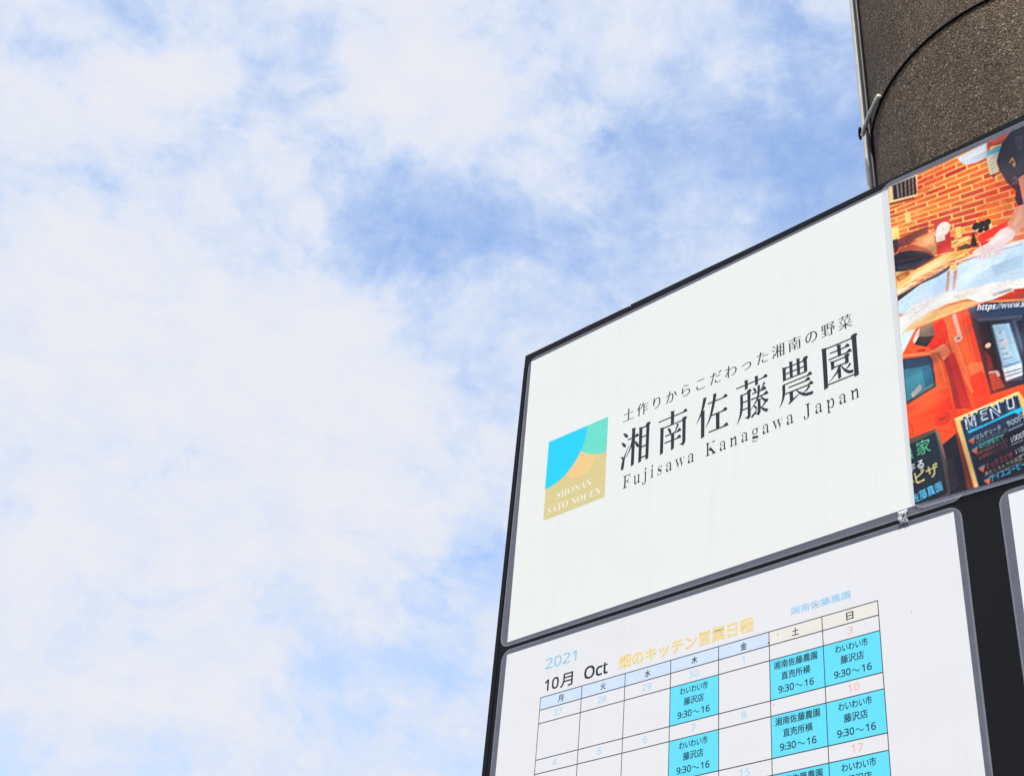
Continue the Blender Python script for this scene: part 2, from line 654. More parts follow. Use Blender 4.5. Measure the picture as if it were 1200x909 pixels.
def tube(path, r, n=12, closed=False):
    """swept round tube; returns verts, faces"""
    P = [Vector(p) for p in path]
    V, F = [], []
    k = len(P)
    up = None
    for i in range(k):
        a = P[i - 1] if (i > 0 or closed) else P[i]
        c = P[(i + 1) % k] if (i < k - 1 or closed) else P[i]
        t = (c - a).normalized()
        if up is None:
            up = t.orthogonal().normalized()
        up = (up - t * up.dot(t)).normalized()
        w = t.cross(up)
        rr = r[i] if isinstance(r, (list, tuple)) else r
        for j in range(n):
            an = 2 * math.pi * j / n
            V.append(P[i] + (up * math.cos(an) + w * math.sin(an)) * rr)
    for i in range(k if closed else k - 1):
        for j in range(n):
            a = i * n + j
            b_ = i * n + (j + 1) % n
            c = ((i + 1) % k) * n + (j + 1) % n
            d = ((i + 1) % k) * n + j
            F.append([a, b_, c, d])
    if not closed:
        F.append(list(range(n))[::-1])
        F.append(list(range((k - 1) * n, k * n)))
    return V, F


# ------------------------------------------------------------------ lettering
def mbold(s):
    return ''.join(chr(0x1D400 + ord(c) - 65) if 'A' <= c <= 'Z' else chr(0x1D41A + ord(c) - 97) if 'a' <= c <= 'z' else c for c in s)


def msans(s, bold=False):
    U_, L_, D_ = (0x1D5D4, 0x1D5EE, 0x1D7EC) if bold else (0x1D5A0, 0x1D5BA, 0x1D7E2)
    return ''.join(chr(U_ + ord(c) - 65) if 'A' <= c <= 'Z' else chr(L_ + ord(c) - 97) if 'a' <= c <= 'z'
                   else chr(D_ + ord(c) - 48) if '0' <= c <= '9' else c for c in s)


TCACHE = {}


def glyphs(body, ax=0.0, ay=0.0, spacing=1.0):
    """flat outline of a line of text (x right, y up, em = 1); ax, ay thicken (+) or thin (-) the strokes sideways / upright"""
    key = (body, ax, ay, spacing)
    if key in TCACHE:
        return TCACHE[key]
    cu = bpy.data.curves.new('lettering', 'FONT')
    cu.body = body
    cu.size = 1.0
    cu.resolution_u = 5
    cu.space_character = spacing
    to = bpy.data.objects.new('lettering', cu)
    COL.objects.link(to)
    bpy.context.view_layer.update()
    me = bpy.data.meshes.new_from_object(to.evaluated_get(bpy.context.evaluated_depsgraph_get()))
    bm = bmesh.new()
    bm.from_mesh(me)
    bmesh.ops.remove_doubles(bm, verts=bm.verts, dist=1e-5)
    bmesh.ops.recalc_face_normals(bm, faces=bm.faces)
    if ax or ay:
        mv = {}
        for v in bm.verts:
            ns = []
            for e in v.link_edges:
                if len(e.link_faces) != 1:
                    continue
                fc = e.link_faces[0].calc_center_median()
                ed = (e.verts[1].co - e.verts[0].co)
                if ed.length < 1e-7:
                    continue
                n = Vector((ed.y, -ed.x)).normalized()
                mid = (e.verts[0].co + e.verts[1].co) / 2
                if n.dot(Vector((mid.x - fc.x, mid.y - fc.y))) < 0:
                    n = -n
                ns.append(n)
            if len(ns) < 2:
                continue
            n1, n2 = ns[0], ns[1]
            o1 = ax * abs(n1.x) + ay * abs(n1.y)
            o2 = ax * abs(n2.x) + ay * abs(n2.y)
            det = n1.x * n2.y - n1.y * n2.x
            if abs(det) > 0.35:
                dx = (o1 * n2.y - o2 * n1.y) / det
                dy = (n1.x * o2 - n2.x * o1) / det
                d = Vector((dx, dy))
            else:
                nn = n1 + n2
                d = nn.normalized() * ((o1 + o2) / 2) if nn.length > 1e-4 else Vector((0, 0))
            mv[v] = d
        for v, d in mv.items():
            v.co.x += d.x
            v.co.y += d.y
    bm.verts.ensure_lookup_table()
    for i, v in enumerate(bm.verts):
        v.index = i
    vs = [(v.co.x, v.co.y) for v in bm.verts]
    fs = []
    for f in bm.faces:
        idx = [v.index for v in f.verts]
        ar = sum(vs[idx[i]][0] * vs[idx[(i + 1) % len(idx)]][1] - vs[idx[(i + 1) % len(idx)]][0] * vs[idx[i]][1] for i in range(len(idx)))
        fs.append(idx if ar > 0 else idx[::-1])
    bm.free()
    bpy.data.objects.remove(to)
    bpy.data.curves.remove(cu)
    bpy.data.meshes.remove(me)
    TCACHE[key] = (vs, fs)
    return vs, fs


def bbox(vs):
    xs = [v[0] for v in vs]
    ys = [v[1] for v in vs]
    return min(xs), max(xs), min(ys), max(ys)


def text_fit(sh, body, a0, a1, base, h, y, mt, ax=0.0, ay=0.0, spacing=1.0, ref=None, refbase=True):
    """letters from a0 to a1; the reference glyphs reach from base up by h (board coordinates)"""
    vs, fs = glyphs(body, ax, ay, spacing)
    x0, x1, _, _ = bbox(vs)
    _, _, ry0, ry1 = bbox(glyphs(ref or body, ax, ay)[0])
    kx = (a1 - a0) / (x1 - x0)
    ky = h / (ry1 - ry0)
    sh.tri_set([(a0 + (x - x0) * kx, base - (yv - ry0) * ky) for x, yv in vs], fs, y, mt)


def text_line(sh, body, p0, p1, h, y, mt, ax=0.0, ay=0.0, lean=0.0):
    """letters along a sloping line from p0 to p1 (hand lettering), height h"""
    vs, fs = glyphs(body, ax, ay)
    x0, x1, y0, y1 = bbox(vs)
    dx, dy = p1[0] - p0[0], p1[1] - p0[1]
    res = []
    L = math.hypot(dx, dy)
    for x, yv in vs:
        u = (x - x0) / (x1 - x0)
        w_ = (yv - y0) / (y1 - y0) * h
        res.append((p0[0] + dx * u + w_ * (dy / L + lean), p0[1] + dy * u - w_ * dx / L))
    sh.tri_set(res, fs, y, mt)


# strokes of the six large brush-serif characters, in a 100 x 100 box (x right, y down)
#   H x0 x1 y [1 = with a triangular end]   V x y0 y1 width [1 = shouldered top] [2 = hooked foot]   P tapering stroke (x, y, width)
KANJI = {
    '湘': [('P', (6, 6, 2), (13, 11, 8), (20, 18, 9), (19, 20, 3)), ('P', (1, 29, 2), (8, 34, 8), (14, 41, 9), (13, 43, 3)),
          ('P', (0, 66, 2), (6, 68, 5), (10, 73, 6)), ('P', (7, 100, 3), (8, 96, 10), (11, 78, 9), (18, 62, 4), (29, 42, 1.2)),
          ('H', 24, 62, 27, 1), ('V', 44, 3, 99, 10.5), ('P', (42, 29, 7), (36, 48, 5.5), (21, 72, 1.2)), ('P', (49, 38, 2), (56, 46, 8), (61, 54, 8), (60, 56, 3)),
          ('V', 70, 9, 98, 10), ('V', 95, 6, 97, 10, 1), ('H', 70, 95, 11), ('H', 70, 95, 35), ('H', 70, 95, 60), ('H', 70, 95, 87)],
    '南': [('H', 0, 99, 15, 1), ('V', 49, 1, 34, 10.5), ('V', 13, 33, 100, 10.5), ('H', 13, 89, 35), ('V', 90, 31, 92, 10.5, 1, 2),
          ('P', (33, 40, 2), (39, 46, 8), (43, 54, 7), (42, 56, 3)), ('P', (69, 39, 8), (65, 47, 6), (57, 58, 1.5)),
          ('H', 25, 79, 58, 1), ('H', 23, 79, 75, 1), ('V', 51, 58, 99, 10)],
    '佐': [('P', (28, 1, 11), (25, 12, 10), (17, 36, 7), (1, 60, 1.2)), ('V', 21, 33, 100, 10.5),
          ('H', 37, 99, 20, 1), ('P', (60, 1, 11), (58, 14, 10), (50, 44, 8), (42, 62, 5), (31, 78, 1.2)),
          ('H', 49, 98, 53, 1), ('V', 69, 53, 92, 10.5), ('H', 40, 101, 92, 1)],
    '藤': [('H', 0, 100, 12, 1), ('V', 33, 1, 24, 9), ('V', 66, 1, 24, 9), ('P', (17, 32, 9), (17, 62, 9), (13, 82, 7), (2, 101, 1.2)), ('V', 41, 30, 92, 9, 1, 2),
          ('H', 17, 41, 34), ('H', 17, 41, 53), ('H', 17, 41, 71),
          ('P', (54, 27, 2), (60, 33, 7), (63, 38, 6)), ('P', (91, 24, 7), (87, 31, 5), (79, 39, 1.5)), ('H', 52, 95, 41, 1), ('H', 48, 101, 54, 1),
          ('P', (73, 26, 8), (72, 44, 7), (66, 60, 5), (46, 79, 1.2)), ('P', (78, 52, 2), (86, 64, 6), (101, 72, 9)),
          ('V', 73, 60, 92, 8.5, 0, 2), ('P', (55, 70, 2), (62, 77, 6), (64, 81, 5)), ('P', (68, 82, 1.5), (58, 91, 6), (48, 97, 7)),
          ('P', (95, 70, 7), (89, 77, 5), (79, 83, 1.2)), ('P', (77, 80, 2), (87, 89, 7), (99, 96, 9))],
    '農': [('V', 17, 9, 42, 9), ('V', 81, 6, 42, 9.5, 1), ('V', 38, 1, 40, 8.5), ('V', 60, 1, 40, 8.5), ('H', 17, 81, 12), ('H', 17, 81, 26), ('H', 17, 81, 40),
          ('H', 12, 98, 51, 1), ('P', (14, 51, 9), (14, 70, 9), (10, 86, 6), (0, 102, 1.2)), ('H', 28, 92, 62, 1), ('H', 18, 100, 74, 1),
          ('V', 36, 74, 96, 9.5), ('P', (27, 101, 4), (36, 96, 8), (46, 92, 5), (62, 86, 1.2)), ('P', (50, 74, 2), (62, 85, 6), (78, 94, 9), (100, 96, 10)),
          ('P', (90, 77, 8), (82, 84, 5), (70, 88, 1.2))],
    '園': [('V', 7, 3, 101, 11.5), ('V', 94, 1, 99, 12, 1), ('H', 7, 94, 6), ('H', 7, 94, 93), ('H', 23, 79, 21, 1), ('V', 50, 9, 36, 9.5), ('H', 18, 84, 35, 1),
          ('V', 29, 42, 62, 9), ('V', 70, 41, 61, 9.5, 1), ('H', 29, 70, 44), ('H', 29, 70, 58), ('P', (50, 59, 8), (40, 72, 6), (17, 88, 1.2)),
          ('V', 47, 66, 89, 8.5), ('P', (53, 60, 2), (62, 73, 6), (74, 82, 9), (86, 84, 9)), ('P', (79, 63, 7), (73, 69, 5), (62, 74, 1.2))],
}


def stroke_polys(ch):
    """list of outlines in the 100-box; the box is 0.70 wide for 0.93 tall, so widths are corrected"""
    asp = 0.93 / 0.70
    res = []
    for st in KANJI[ch]:
        k = st[0]
        if k == 'H':
            x0, x1, y = st[1:4]
            t = 1.65
            res.append([(x0, y - t), (x1, y - t), (x1, y + t), (x0, y + t)])
            if len(st) > 4:
                res.append([(x1 - 15, y - t + .3), (x1 - 6, y - 7.2), (x1 - 2.5, y - 6.4), (x1 + 2, y - .6), (x1 + .8, y + t), (x1 - 7, y + t)])
        elif k == 'V':
            x, y0, y1, w = st[1:5]
            h = w * .56
            res.append([(x - h - 1.6, y0 - 1.6), (x + h - 1.0, y0 + .2), (x + h + 1.6, y0 - .2), (x + h, y0 + 3.5), (x + h * .98, y1 - 1.8), (x - h * .9, y1 + .6), (x - h, y0 + 4)])
            if len(st) > 5 and st[5] == 1:
                res.append([(x - h - 4, y0 + 4), (x - h + 2, y0 - 3.2), (x + h - 1, y0 - 3.8), (x + h + 4.5, y0 + .4), (x + h, y0 + 5)])
            if len(st) > 6 and st[6] == 2:
                res.append([(x + h * .98, y1 - 3), (x + h * .6, y1 + 3), (x - h * .6, y1 + 7), (x - h - 3, y1 + 2.8), (x - h - 11, y1 + .2), (x - h - 1, y1 - .8), (x - h, y1 - 3)])
        else:
            pts = st[1:]
            # refine with a Catmull-Rom curve
            fine_ = []
            for i in range(len(pts) - 1):
                p0 = pts[max(i - 1, 0)]
                p1, p2 = pts[i], pts[i + 1]
                p3 = pts[min(i + 2, len(pts) - 1)]
                for q in range(6):
                    u = q / 6
                    fine_.append(tuple(.5 * (2 * p1[c] + (p2[c] - p0[c]) * u + (2 * p0[c] - 5 * p1[c] + 4 * p2[c] - p3[c]) * u * u
                                             + (3 * p1[c] - p0[c] - 3 * p2[c] + p3[c]) * u ** 3) for c in range(3)))
            fine_.append(tuple(pts[-1]))
            L_, R_ = [], []
            for i, (x, y, w) in enumerate(fine_):
                a = fine_[max(i - 1, 0)]
                c = fine_[min(i + 1, len(fine_) - 1)]
                tx, ty = (c[0] - a[0]), (c[1] - a[1]) * asp
                ln = math.hypot(tx, ty) or 1
                nx, ny = -ty / ln, tx / ln
                w = max(w, .9)
                L_.append((x + nx * w / 2, y + ny * w / 2 / asp))
                R_.append((x - nx * w / 2, y - ny * w / 2 / asp))
            for i in range(len(fine_) - 1):
                res.append([L_[i], L_[i + 1], R_[i + 1], R_[i]])
    return res


def brush_char(sh, ch, a0, a1, b0, b1, y, mt, fat=1.0):
    for i, pl in enumerate(stroke_polys(ch)):
        sh.flat([(a0 + x / 100 * (a1 - a0), b0 + yy / 100 * (b1 - b0)) for x, yy in pl], y + 1e-6 * i, mt)


# ------------------------------------------------------------------ setting: ground
asph = asphalt_mat()
g = obj('ground', [(-600, -600, 0), (600, -600, 0), (600, 600, 0), (-600, 600, 0)], [[0, 1, 2, 3]], asph)
g['kind'] = 'structure'

# ------------------------------------------------------------------ concrete pole
PC = Vector((0.4139, 0.2123, 0))          # pole axis at ring height
RING_Z = Z0 + 0.55
PR = 0.1785
LEAN = -0.0095                           # the pole leans a hair to the left
TAPER = 0.0016                            # radius loss per metre above


def pole_r(z):
    return PR - (z - RING_Z) * TAPER


def pole_c(z):
    return Vector((PC.x + LEAN * (z - RING_Z), PC.y, 0))


V, F = [], []
NS = 96
zs = [-0.3, 0.0, 1.0, 2.0, 2.4, 2.8, 3.2, 3.6, 4.5, 6.0, 8.0, 10.5]
for z in zs:
    for j in range(NS):
        an = 2 * math.pi * j / NS
        V.append((pole_c(z).x + pole_r(z) * math.cos(an), PC.y + pole_r(z) * math.sin(an), z))
for i in range(len(zs) - 1):
    for j in range(NS):
        F.append([i * NS + j, i * NS + (j + 1) % NS, (i + 1) * NS + (j + 1) % NS, (i + 1) * NS + j])
F.append(list(range((len(zs) - 1) * NS, len(zs) * NS)))
pole = obj('utility_pole', V, F, concrete_mat(), smooth=True, loc=(PC.x, PC.y, 0))
pole['label'] = 'thick round pole of dark speckled concrete rising behind the sign board'
pole['category'] = 'pole'

# ------------------------------------------------------------------ grey conduit up the pole's left side
CR = 0.0032
cam_xy = Vector((cam.matrix_world.translation.x, cam.matrix_world.translation.y, 0))
CA = math.radians(-152.0)                    # bearing of the conduit round the pole
cdir = Vector((math.cos(CA), math.sin(CA), 0))


def cond_xy(z):
    return pole_c(z) + cdir * (pole_r(z) + CR + 0.0006)


pvc = plain_mat('grey_plastic_pipe', (206, 200, 186), .45, .35, .16, 55)
clampm = plain_mat('galvanised_steel', (120, 118, 112), .4, .5, .3, 90)
blackwire_shadow = plain_mat('black_wire_and_shadow', (22, 21, 22), .5, .3, .3, 60)
sleevem = plain_mat('pale_plastic_sleeve', (236, 229, 216), .5, .3, .2, 120)
cond = thing('conduit', 'thin pale grey plastic conduit running up the left side of the concrete pole', 'conduit', tuple(cond_xy(0.0)))
path = []
z = 0.0
while z < 8.6:
    c = cond_xy(z)
    wob = 0.0007 * math.sin(z * 5.1) + 0.0005 * math.sin(z * 13.7)
    path.append((c.x + cdir.y * wob, c.y - cdir.x * wob, z))
    z += 0.06
v, f = tube(path, CR, 16)
obj('pipe', v, f, pvc, cond, smooth=True)
# saddle clips holding the pipe
for zc in (0.8, 1.9, 4.1, 5.6, 7.4):
    c = cond_xy(zc)
    side = Vector((-cdir.y, cdir.x, 0))
    sv, sf = [], []
    prof = [(-0.024, -0.0095), (-0.0105, -0.0095)] + [(-0.0105 * math.cos(t), 0.0105 * math.sin(t)) for t in [i * math.pi / 8 for i in range(9)]] + [(0.0105, -0.0095), (0.024, -0.0095)]
    for dz in (-0.008, 0.008):
        for (u, w_) in prof:
            sv.append(Vector((c.x, c.y, zc + dz)) + side * u + cdir * w_)
        for (u, w_) in prof:
            sv.append(Vector((c.x, c.y, zc + dz)) + side * u + cdir * (w_ + 0.0012))
    n_ = len(prof)
    for i in range(n_ - 1):
        sf.append([n_ + i, n_ + i + 1, 3 * n_ + i + 1, 3 * n_ + i])
        sf.append([i, 2 * n_ + i, 2 * n_ + i + 1, i + 1])
        sf.append([i, i + 1, n_ + i + 1, n_ + i])
        sf.append([2 * n_ + i, 3 * n_ + i, 3 * n_ + i + 1, 2 * n_ + i + 1])
    obj('saddle_clip', sv, sf, clampm, cond)
# black strand added beside the conduit to stand in for its shadow
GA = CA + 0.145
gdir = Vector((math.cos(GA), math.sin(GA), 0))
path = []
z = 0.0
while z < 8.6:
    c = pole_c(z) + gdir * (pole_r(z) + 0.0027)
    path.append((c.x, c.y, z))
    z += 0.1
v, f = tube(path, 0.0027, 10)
wire = obj('conduit_shadow', v, f, blackwire_shadow, smooth=True, loc=path[0])
wire['label'] = 'black strand up the pole, put close beside the pale conduit as its shadow'
wire['category'] = 'wire'  # added strand standing in for the conduit's shadow

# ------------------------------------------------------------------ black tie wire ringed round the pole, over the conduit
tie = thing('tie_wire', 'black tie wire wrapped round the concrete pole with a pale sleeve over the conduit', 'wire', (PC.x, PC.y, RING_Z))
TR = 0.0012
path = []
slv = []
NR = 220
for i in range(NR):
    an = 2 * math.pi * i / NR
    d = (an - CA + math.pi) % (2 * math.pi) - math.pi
    # kept on the pole below the sleeve, dark in place of the sleeve's shadow
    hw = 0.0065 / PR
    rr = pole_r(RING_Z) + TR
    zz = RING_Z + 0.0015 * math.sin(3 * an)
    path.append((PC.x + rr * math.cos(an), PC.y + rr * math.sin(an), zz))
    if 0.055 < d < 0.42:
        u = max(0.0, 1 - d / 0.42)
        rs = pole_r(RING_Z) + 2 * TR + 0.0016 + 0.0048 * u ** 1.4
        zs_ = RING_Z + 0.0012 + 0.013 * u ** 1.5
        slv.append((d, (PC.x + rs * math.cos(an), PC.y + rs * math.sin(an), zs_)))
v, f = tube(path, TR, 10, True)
obj('wire', v, f, blackwire_shadow, tie, smooth=True)
slv = [p for d, p in sorted(slv)]
v, f = tube(slv, [0.0021] * (len(slv) - 3) + [0.0023, 0.0026, 0.0024], 14)
obj('sleeve', v, f, sleevem, tie, smooth=True)
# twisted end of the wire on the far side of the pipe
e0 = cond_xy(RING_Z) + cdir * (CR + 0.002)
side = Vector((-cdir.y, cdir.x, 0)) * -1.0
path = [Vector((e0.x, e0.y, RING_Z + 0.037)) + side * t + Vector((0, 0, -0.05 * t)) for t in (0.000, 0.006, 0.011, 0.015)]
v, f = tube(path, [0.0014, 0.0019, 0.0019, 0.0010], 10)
obj('wire_end', v, f, blackwire_shadow, tie, smooth=True)

# ------------------------------------------------------------------ black notice board
BA0, BA1, BB0, BB1 = -1.34, 18.05, -8.46, 6.30
blk = black_mat('black_panel', 0.008)
blk_trim = black_mat('black_edge_tape', 0.008, 0.38)
steel = plain_mat('bracket_steel', (120, 122, 124), .45, .5, .2, 50)
board = thing('notice_board', 'large black notice board on the concrete pole with laminated sheets fixed to it', 'board', W((BA0 + BA1) / 2, BB1, -0.01))
sh = Shape()
sh.slab(rounded(BA0 + .01, BB0, BA1, BB1, 0.05, 3), -0.020, 0.0, blk)
sh.done('panel', board)
# edging tape over the top edge, in two lengths with a small gap where they meet


def trim(pts, name, low=0.20):
    s_ = Shape()
    top = [(a, b) for a, b in pts]
    bot = [(a, BB0 + low) for a, b in pts][::-1]
    s_.slab(top + bot, -0.0215, 0.0005, blk_trim)
    return s_.done(name, board)


trim([(-1.345, -8.59), (-.6, -8.585), (.5, -8.588), (1.15, -8.585), (1.50, -8.583), (1.66, -8.575)], 'edge_tape')
trim([(1.690, -8.600), (1.9, -8.597), (2.5, -8.592), (3.3, -8.590), (5.0, -8.572), (7.6, -8.570), (8.6, -8.576), (10.4, -8.568), (14.0, -8.57), (18.06, -8.58)], 'edge_tape')
s_ = Shape()
s_.slab(rect(-1.352, -8.255, -1.25, BB1 + .02), -0.0215, 0.0005, blk_trim)
s_.done('edge_tape', board)
for bb in (-6.5, 3.8):
    s_ = Shape()
    s_.slab(rect(5.2, bb, 14.6, bb + .8), -0.030, -0.0205, steel)
    s_.done('mounting_bracket', board)

# ------------------------------------------------------------------ laminated sheets
film = film_mat('laminating_film', 0.21)
film_edge = film_mat('laminating_film_edge', 0.26, (0.72, 0.74, 0.84))  # paler, denser film for the rim: its edge highlight is put into the colour
PAPER_A = paper_mat('paper_farm_sign', (233, 233, 226))
PAPER_B = paper_mat('paper_calendar', (230, 228, 227))
PAPER_C = paper_mat('paper_plain', (232, 232, 231))


def laminate(root, lam, pap, y, r=0.22, edge=0.028, papermat=PAPER_A, skewpap=None, shear=0.0):
    """clear film margin round a paper; lam / pap = (a0, b0, a1, b1)"""
    a0, b0, a1, b1 = lam
    n = 6
    o_ = rounded(*lam, r, n)
    mid = rounded(a0 + edge, b0 + edge, a1 - edge, b1 - edge, r - edge * .6, n)
    o_ = [(a, b + shear * (a - a0)) for a, b in o_]
    mid = [(a, b + shear * (a - a0)) for a, b in mid]
    pq = skewpap or rect(*pap)
    inn = []
    for c in pq:
        inn += [c] * (n + 1)
    s1 = Shape()
    s1.ring(mid, inn, y, y + 0.00022, film)
    mar = s1.done('laminate_margin', root)
    s2 = Shape()
    s2.ring(o_, mid, y, y + 0.00032, film_edge)
    s2.done('laminate_rim', root)
    s3 = Shape()
    s3.slab(pq, y + 0.0001, y + 0.0004, papermat)
    s3.done('paper', root)
    return y + 0.0004


BLACK = ink((42, 44, 50))
Y = 0.0006
# --- farm sign
sign = thing('farm_sign', 'wide white laminated farm sign with a square logo and black Japanese lettering', 'sign', W(3.3, -1.35, 0))
yt = laminate(sign, (-1.205, -8.405, 8.62, -1.297), None, Y, papermat=PAPER_A, skewpap=[(-1.12, -8.32), (8.35, -8.345), (8.35, -1.46), (-1.01, -1.385)])
LY = 0.00003
# logo
logo_s = Shape()
TAN = ink((223, 206, 142))
logo_s.flat([(-.36, -5.84), (1.255, -5.84), (1.28, -3.905), (-.325, -3.905)], yt + LY, TAN)
logo = logo_s.done('logo', sign)
BA, BB_ = 1.045, 1.18      # blue sweep, centred on the top left corner
blue_arc = [(-.355 + BA * 1.012 * math.cos(t), -5.84 + BB_ * math.sin(t)) for t in [i * math.pi / 2 / 24 for i in range(25)]]


def inside_blue(a, b):
    return ((a + .355) / (BA * 1.012)) ** 2 + ((b + 5.84) / BB_) ** 2 < 1


gc, gr = (1.24, -5.97), 0.975
green = [(.7, -5.84), (1.255, -5.84), (1.262, -4.995)]
for i in range(1, 25):
    t = math.radians(90 + i * 2.4)
    p_ = (gc[0] + gr * math.cos(t), gc[1] + gr * math.sin(t))
    green.append(p_)
    if inside_blue(*p_):
        break
pc_, pr_ = (.585, -5.035), 0.412
peach = [(pc_[0] + pr_ * math.cos(t), pc_[1] + pr_ * math.sin(t)) for t in [i * math.pi / 24 for i in range(48)]]
s_ = Shape()
s_.flat(peach, yt + LY * 1.5, ink((248, 205, 138)))
s_.done('dune_patch', logo)
s_ = Shape()
s_.flat(green, yt + LY * 2, ink((110, 224, 200)))
s_.done('field_patch', logo)
s_ = Shape()
s_.flat([(-.358, -5.84)] + blue_arc, yt + LY * 2.5, ink((33, 212, 255)))
s_.done('sea_patch', logo)
s_ = Shape()
CREAM = ink((247, 243, 226))
text_fit(s_, mbold('SHONAN'), -.01, .925, -4.30, .17, yt + LY * 3, CREAM, ax=-.008)
text_fit(s_, mbold('SATO NOUEN'), -.23, 1.175, -4.01, .17, yt + LY * 3, CREAM, ax=-.008)
s_.done('lettering', logo)
# small tagline
s_ = Shape()
tag_txt = '土作りからこだわった湘南の野菜'
DARK = ink((46, 48, 54))
for i, ch in enumerate(tag_txt):
    c = 1.795 + i * 0.3555
    vs, fs = glyphs(ch, .012, -.014)
    x0, x1, y0, y1 = bbox(vs)
    em = .325
    kx, ky = em * .93, em * 1.04
    cx_ = .5 if (x1 - x0) > .3 else (x0 + x1) / 2
    s_.tri_set([(c + (x - cx_ * 1.0) * kx, -5.545 - (yv - .02) * ky) for x, yv in vs], fs, yt + LY, DARK)
s_.done('lettering', sign)
# large characters
s_ = Shape()
for ch, a0, a1 in (('湘', 1.64, 2.34), ('南', 2.57, 3.26), ('佐', 3.48, 4.20), ('藤', 4.40, 5.09), ('農', 5.34, 6.045), ('園', 6.26, 6.965)):
    brush_char(s_, ch, a0, a1, -5.30, -4.375, yt + LY, DARK)
s_.done('lettering', sign)
s_ = Shape()
for word, a0, a1 in (('Fujisawa', 1.73, 3.44), ('Kanagawa', 3.70, 5.62), ('Japan', 5.83, 6.95)):
    text_fit(s_, mbold(word), a0, a1, -3.925, .29, yt + LY, DARK, ax=-.029, ay=0.004, spacing=1.34, ref=mbold('F'))
s_.done('lettering', sign)

# --- calendar
cal = thing('calendar_sheet', 'white laminated October 2021 calendar with cyan filled days under the farm sign', 'calendar', W(3.7, 5.9, 0))
yt = laminate(cal, (-1.125, -1.222, 8.525, 5.95), None, Y, papermat=PAPER_B, skewpap=[(-.985, -1.115), (8.40, -1.125), (8.425, 5.82), (-.975, 5.82)])
HD, DR, CH = 0.2447, 0.2638, 0.6902
rows = [0, HD]
for k in range(5):
    rows += [rows[-1] + DR, rows[-1] + DR + CH]
for c, ch in enumerate('月火水木金土日'):
    s_ = Shape()
    s_.flat(rect(c, 0, c + 1, HD), yt + LY, ink((214, 229, 245) if c < 5 else (238, 233, 219)))
    hdr = s_.done('weekday_cell', cal)
    s_ = Shape()
    text_fit(s_, ch, c + .435, c + .565, .19, .135, yt + LY * 2, BLACK, ax=.016, ay=.014)
    s_.done('lettering', hdr)
LINE = ink((66, 66, 76))
CYAN = ink((106, 226, 255))
spec = {3: ['わいわい市', '藤沢店', '9:30～16'], 5: ['湘南佐藤農園', '直売所横', '9:30～16'], 6: ['わいわい市', '藤沢店', '9:30～16']}
wid = {'わいわい市': (.575, .14), '藤沢店': (.41, .142), '湘南佐藤農園': (.81, .14), '直売所横': (.535, .14)}
CELLTXT = ink((38, 58, 70))


def time_text(sh_, c, base, y):
    x = c - .33
    text_fit(sh_, msans('9:30'), x, x + .29, base, .118, y, CELLTXT, ax=.016, ay=.016, ref=msans('9'))
    # wave dash drawn as a swung stroke
    pts = []
    for i in range(17):
        u = i / 16
        pts.append((x + .315 + u * .135, base - .055 + .020 * math.sin(u * 2 * math.pi + math.pi)))
    up_ = [(a, b - .008) for a, b in pts]
    dn_ = [(a, b + .008) for a, b in pts][::-1]
    for i in range(16):
        sh_.flat([up_[i], up_[i + 1], (pts[i + 1][0], pts[i + 1][1] + .008), (pts[i][0], pts[i][1] + .008)], y, CELLTXT)
    text_fit(sh_, msans('16'), x + .485, x + .655, base, .118, y, CELLTXT, ax=.016, ay=.016)


for k in range(5):
    top = rows[2 + 2 * k]
    for c in (3, 5, 6):
        s_ = Shape()
        s_.flat(rect(c, top, c + 1, top + CH), yt + LY, CYAN)
        cell = s_.done('schedule_cell', cal)
        s_ = Shape()
        l1, l2, l3 = spec[c]
        w1, h1 = wid[l1]
        w2, h2 = wid[l2]
        cx_ = c + (.495 if c != 5 else .48)
        text_fit(s_, l1, cx_ - w1 / 2, cx_ + w1 / 2, top + .19, h1, yt + LY * 2, CELLTXT, ax=.016, ay=.010)
        text_fit(s_, l2, cx_ - w2 / 2, cx_ + w2 / 2, top + .392, h2, yt + LY * 2, CELLTXT, ax=.016, ay=.010)
        time_text(s_, cx_, top + .60, yt + LY * 2)
        s_.done('lettering', cell)
# day numbers
days = [27, 28, 29, 30] + list(range(1, 32))
NB, NO, NP = ink((176, 219, 238)), ink((244, 238, 224)), ink((247, 196, 170))
for k in range(5):
    for c in range(7):
        num = str(days[k * 7 + c])
        s_ = Shape()
        w_ = .049 * len(num)
        if num == '1':
            w_ = .030
        cc = c + (.49 if c else .46)
        text_fit(s_, msans(num), cc - w_, cc + w_, rows[1 + 2 * k] + .185, .125, yt + LY, NB if c < 5 else (NO if c == 5 else NP), ax=.010, ay=.010)
        s_.done('date_number', cal)
# ruled lines
s_ = Shape()
lw = .0072
for r_ in rows:
    s_.flat(rect(-lw, r_ - lw, 7 + lw, r_ + lw), yt + LY * 3, LINE)
for c in range(8):
    s_.flat(rect(c - lw, -lw, c + lw, rows[-1] + lw), yt + LY * 3.5, LINE)
s_.done('grid_lines', cal)
s_ = Shape()
text_fit(s_, msans('2021'), .055, .82, -.545, .22, yt + LY, ink((158, 207, 230)), ax=.010, ay=.010)
s_.done('year_lettering', cal)
s_ = Shape()
text_fit(s_, msans('10'), .075, .425, -.10, .235, yt + LY, BLACK, ax=.018, ay=.016)
text_fit(s_, '月', .46, .765, -.075, .275, yt + LY, BLACK, ax=.016, ay=.014)
text_fit(s_, msans('Oct'), 1.035, 1.59, -.105, .25, yt + LY, BLACK, ax=.020, ay=.018, ref=msans('O'))
s_.done('month_lettering', cal)
s_ = Shape()
text_fit(s_, '畑のキッチン営業日程', 1.82, 4.72, -.095, .285, yt + LY, ink((244, 231, 196)), ax=.030, ay=.028)
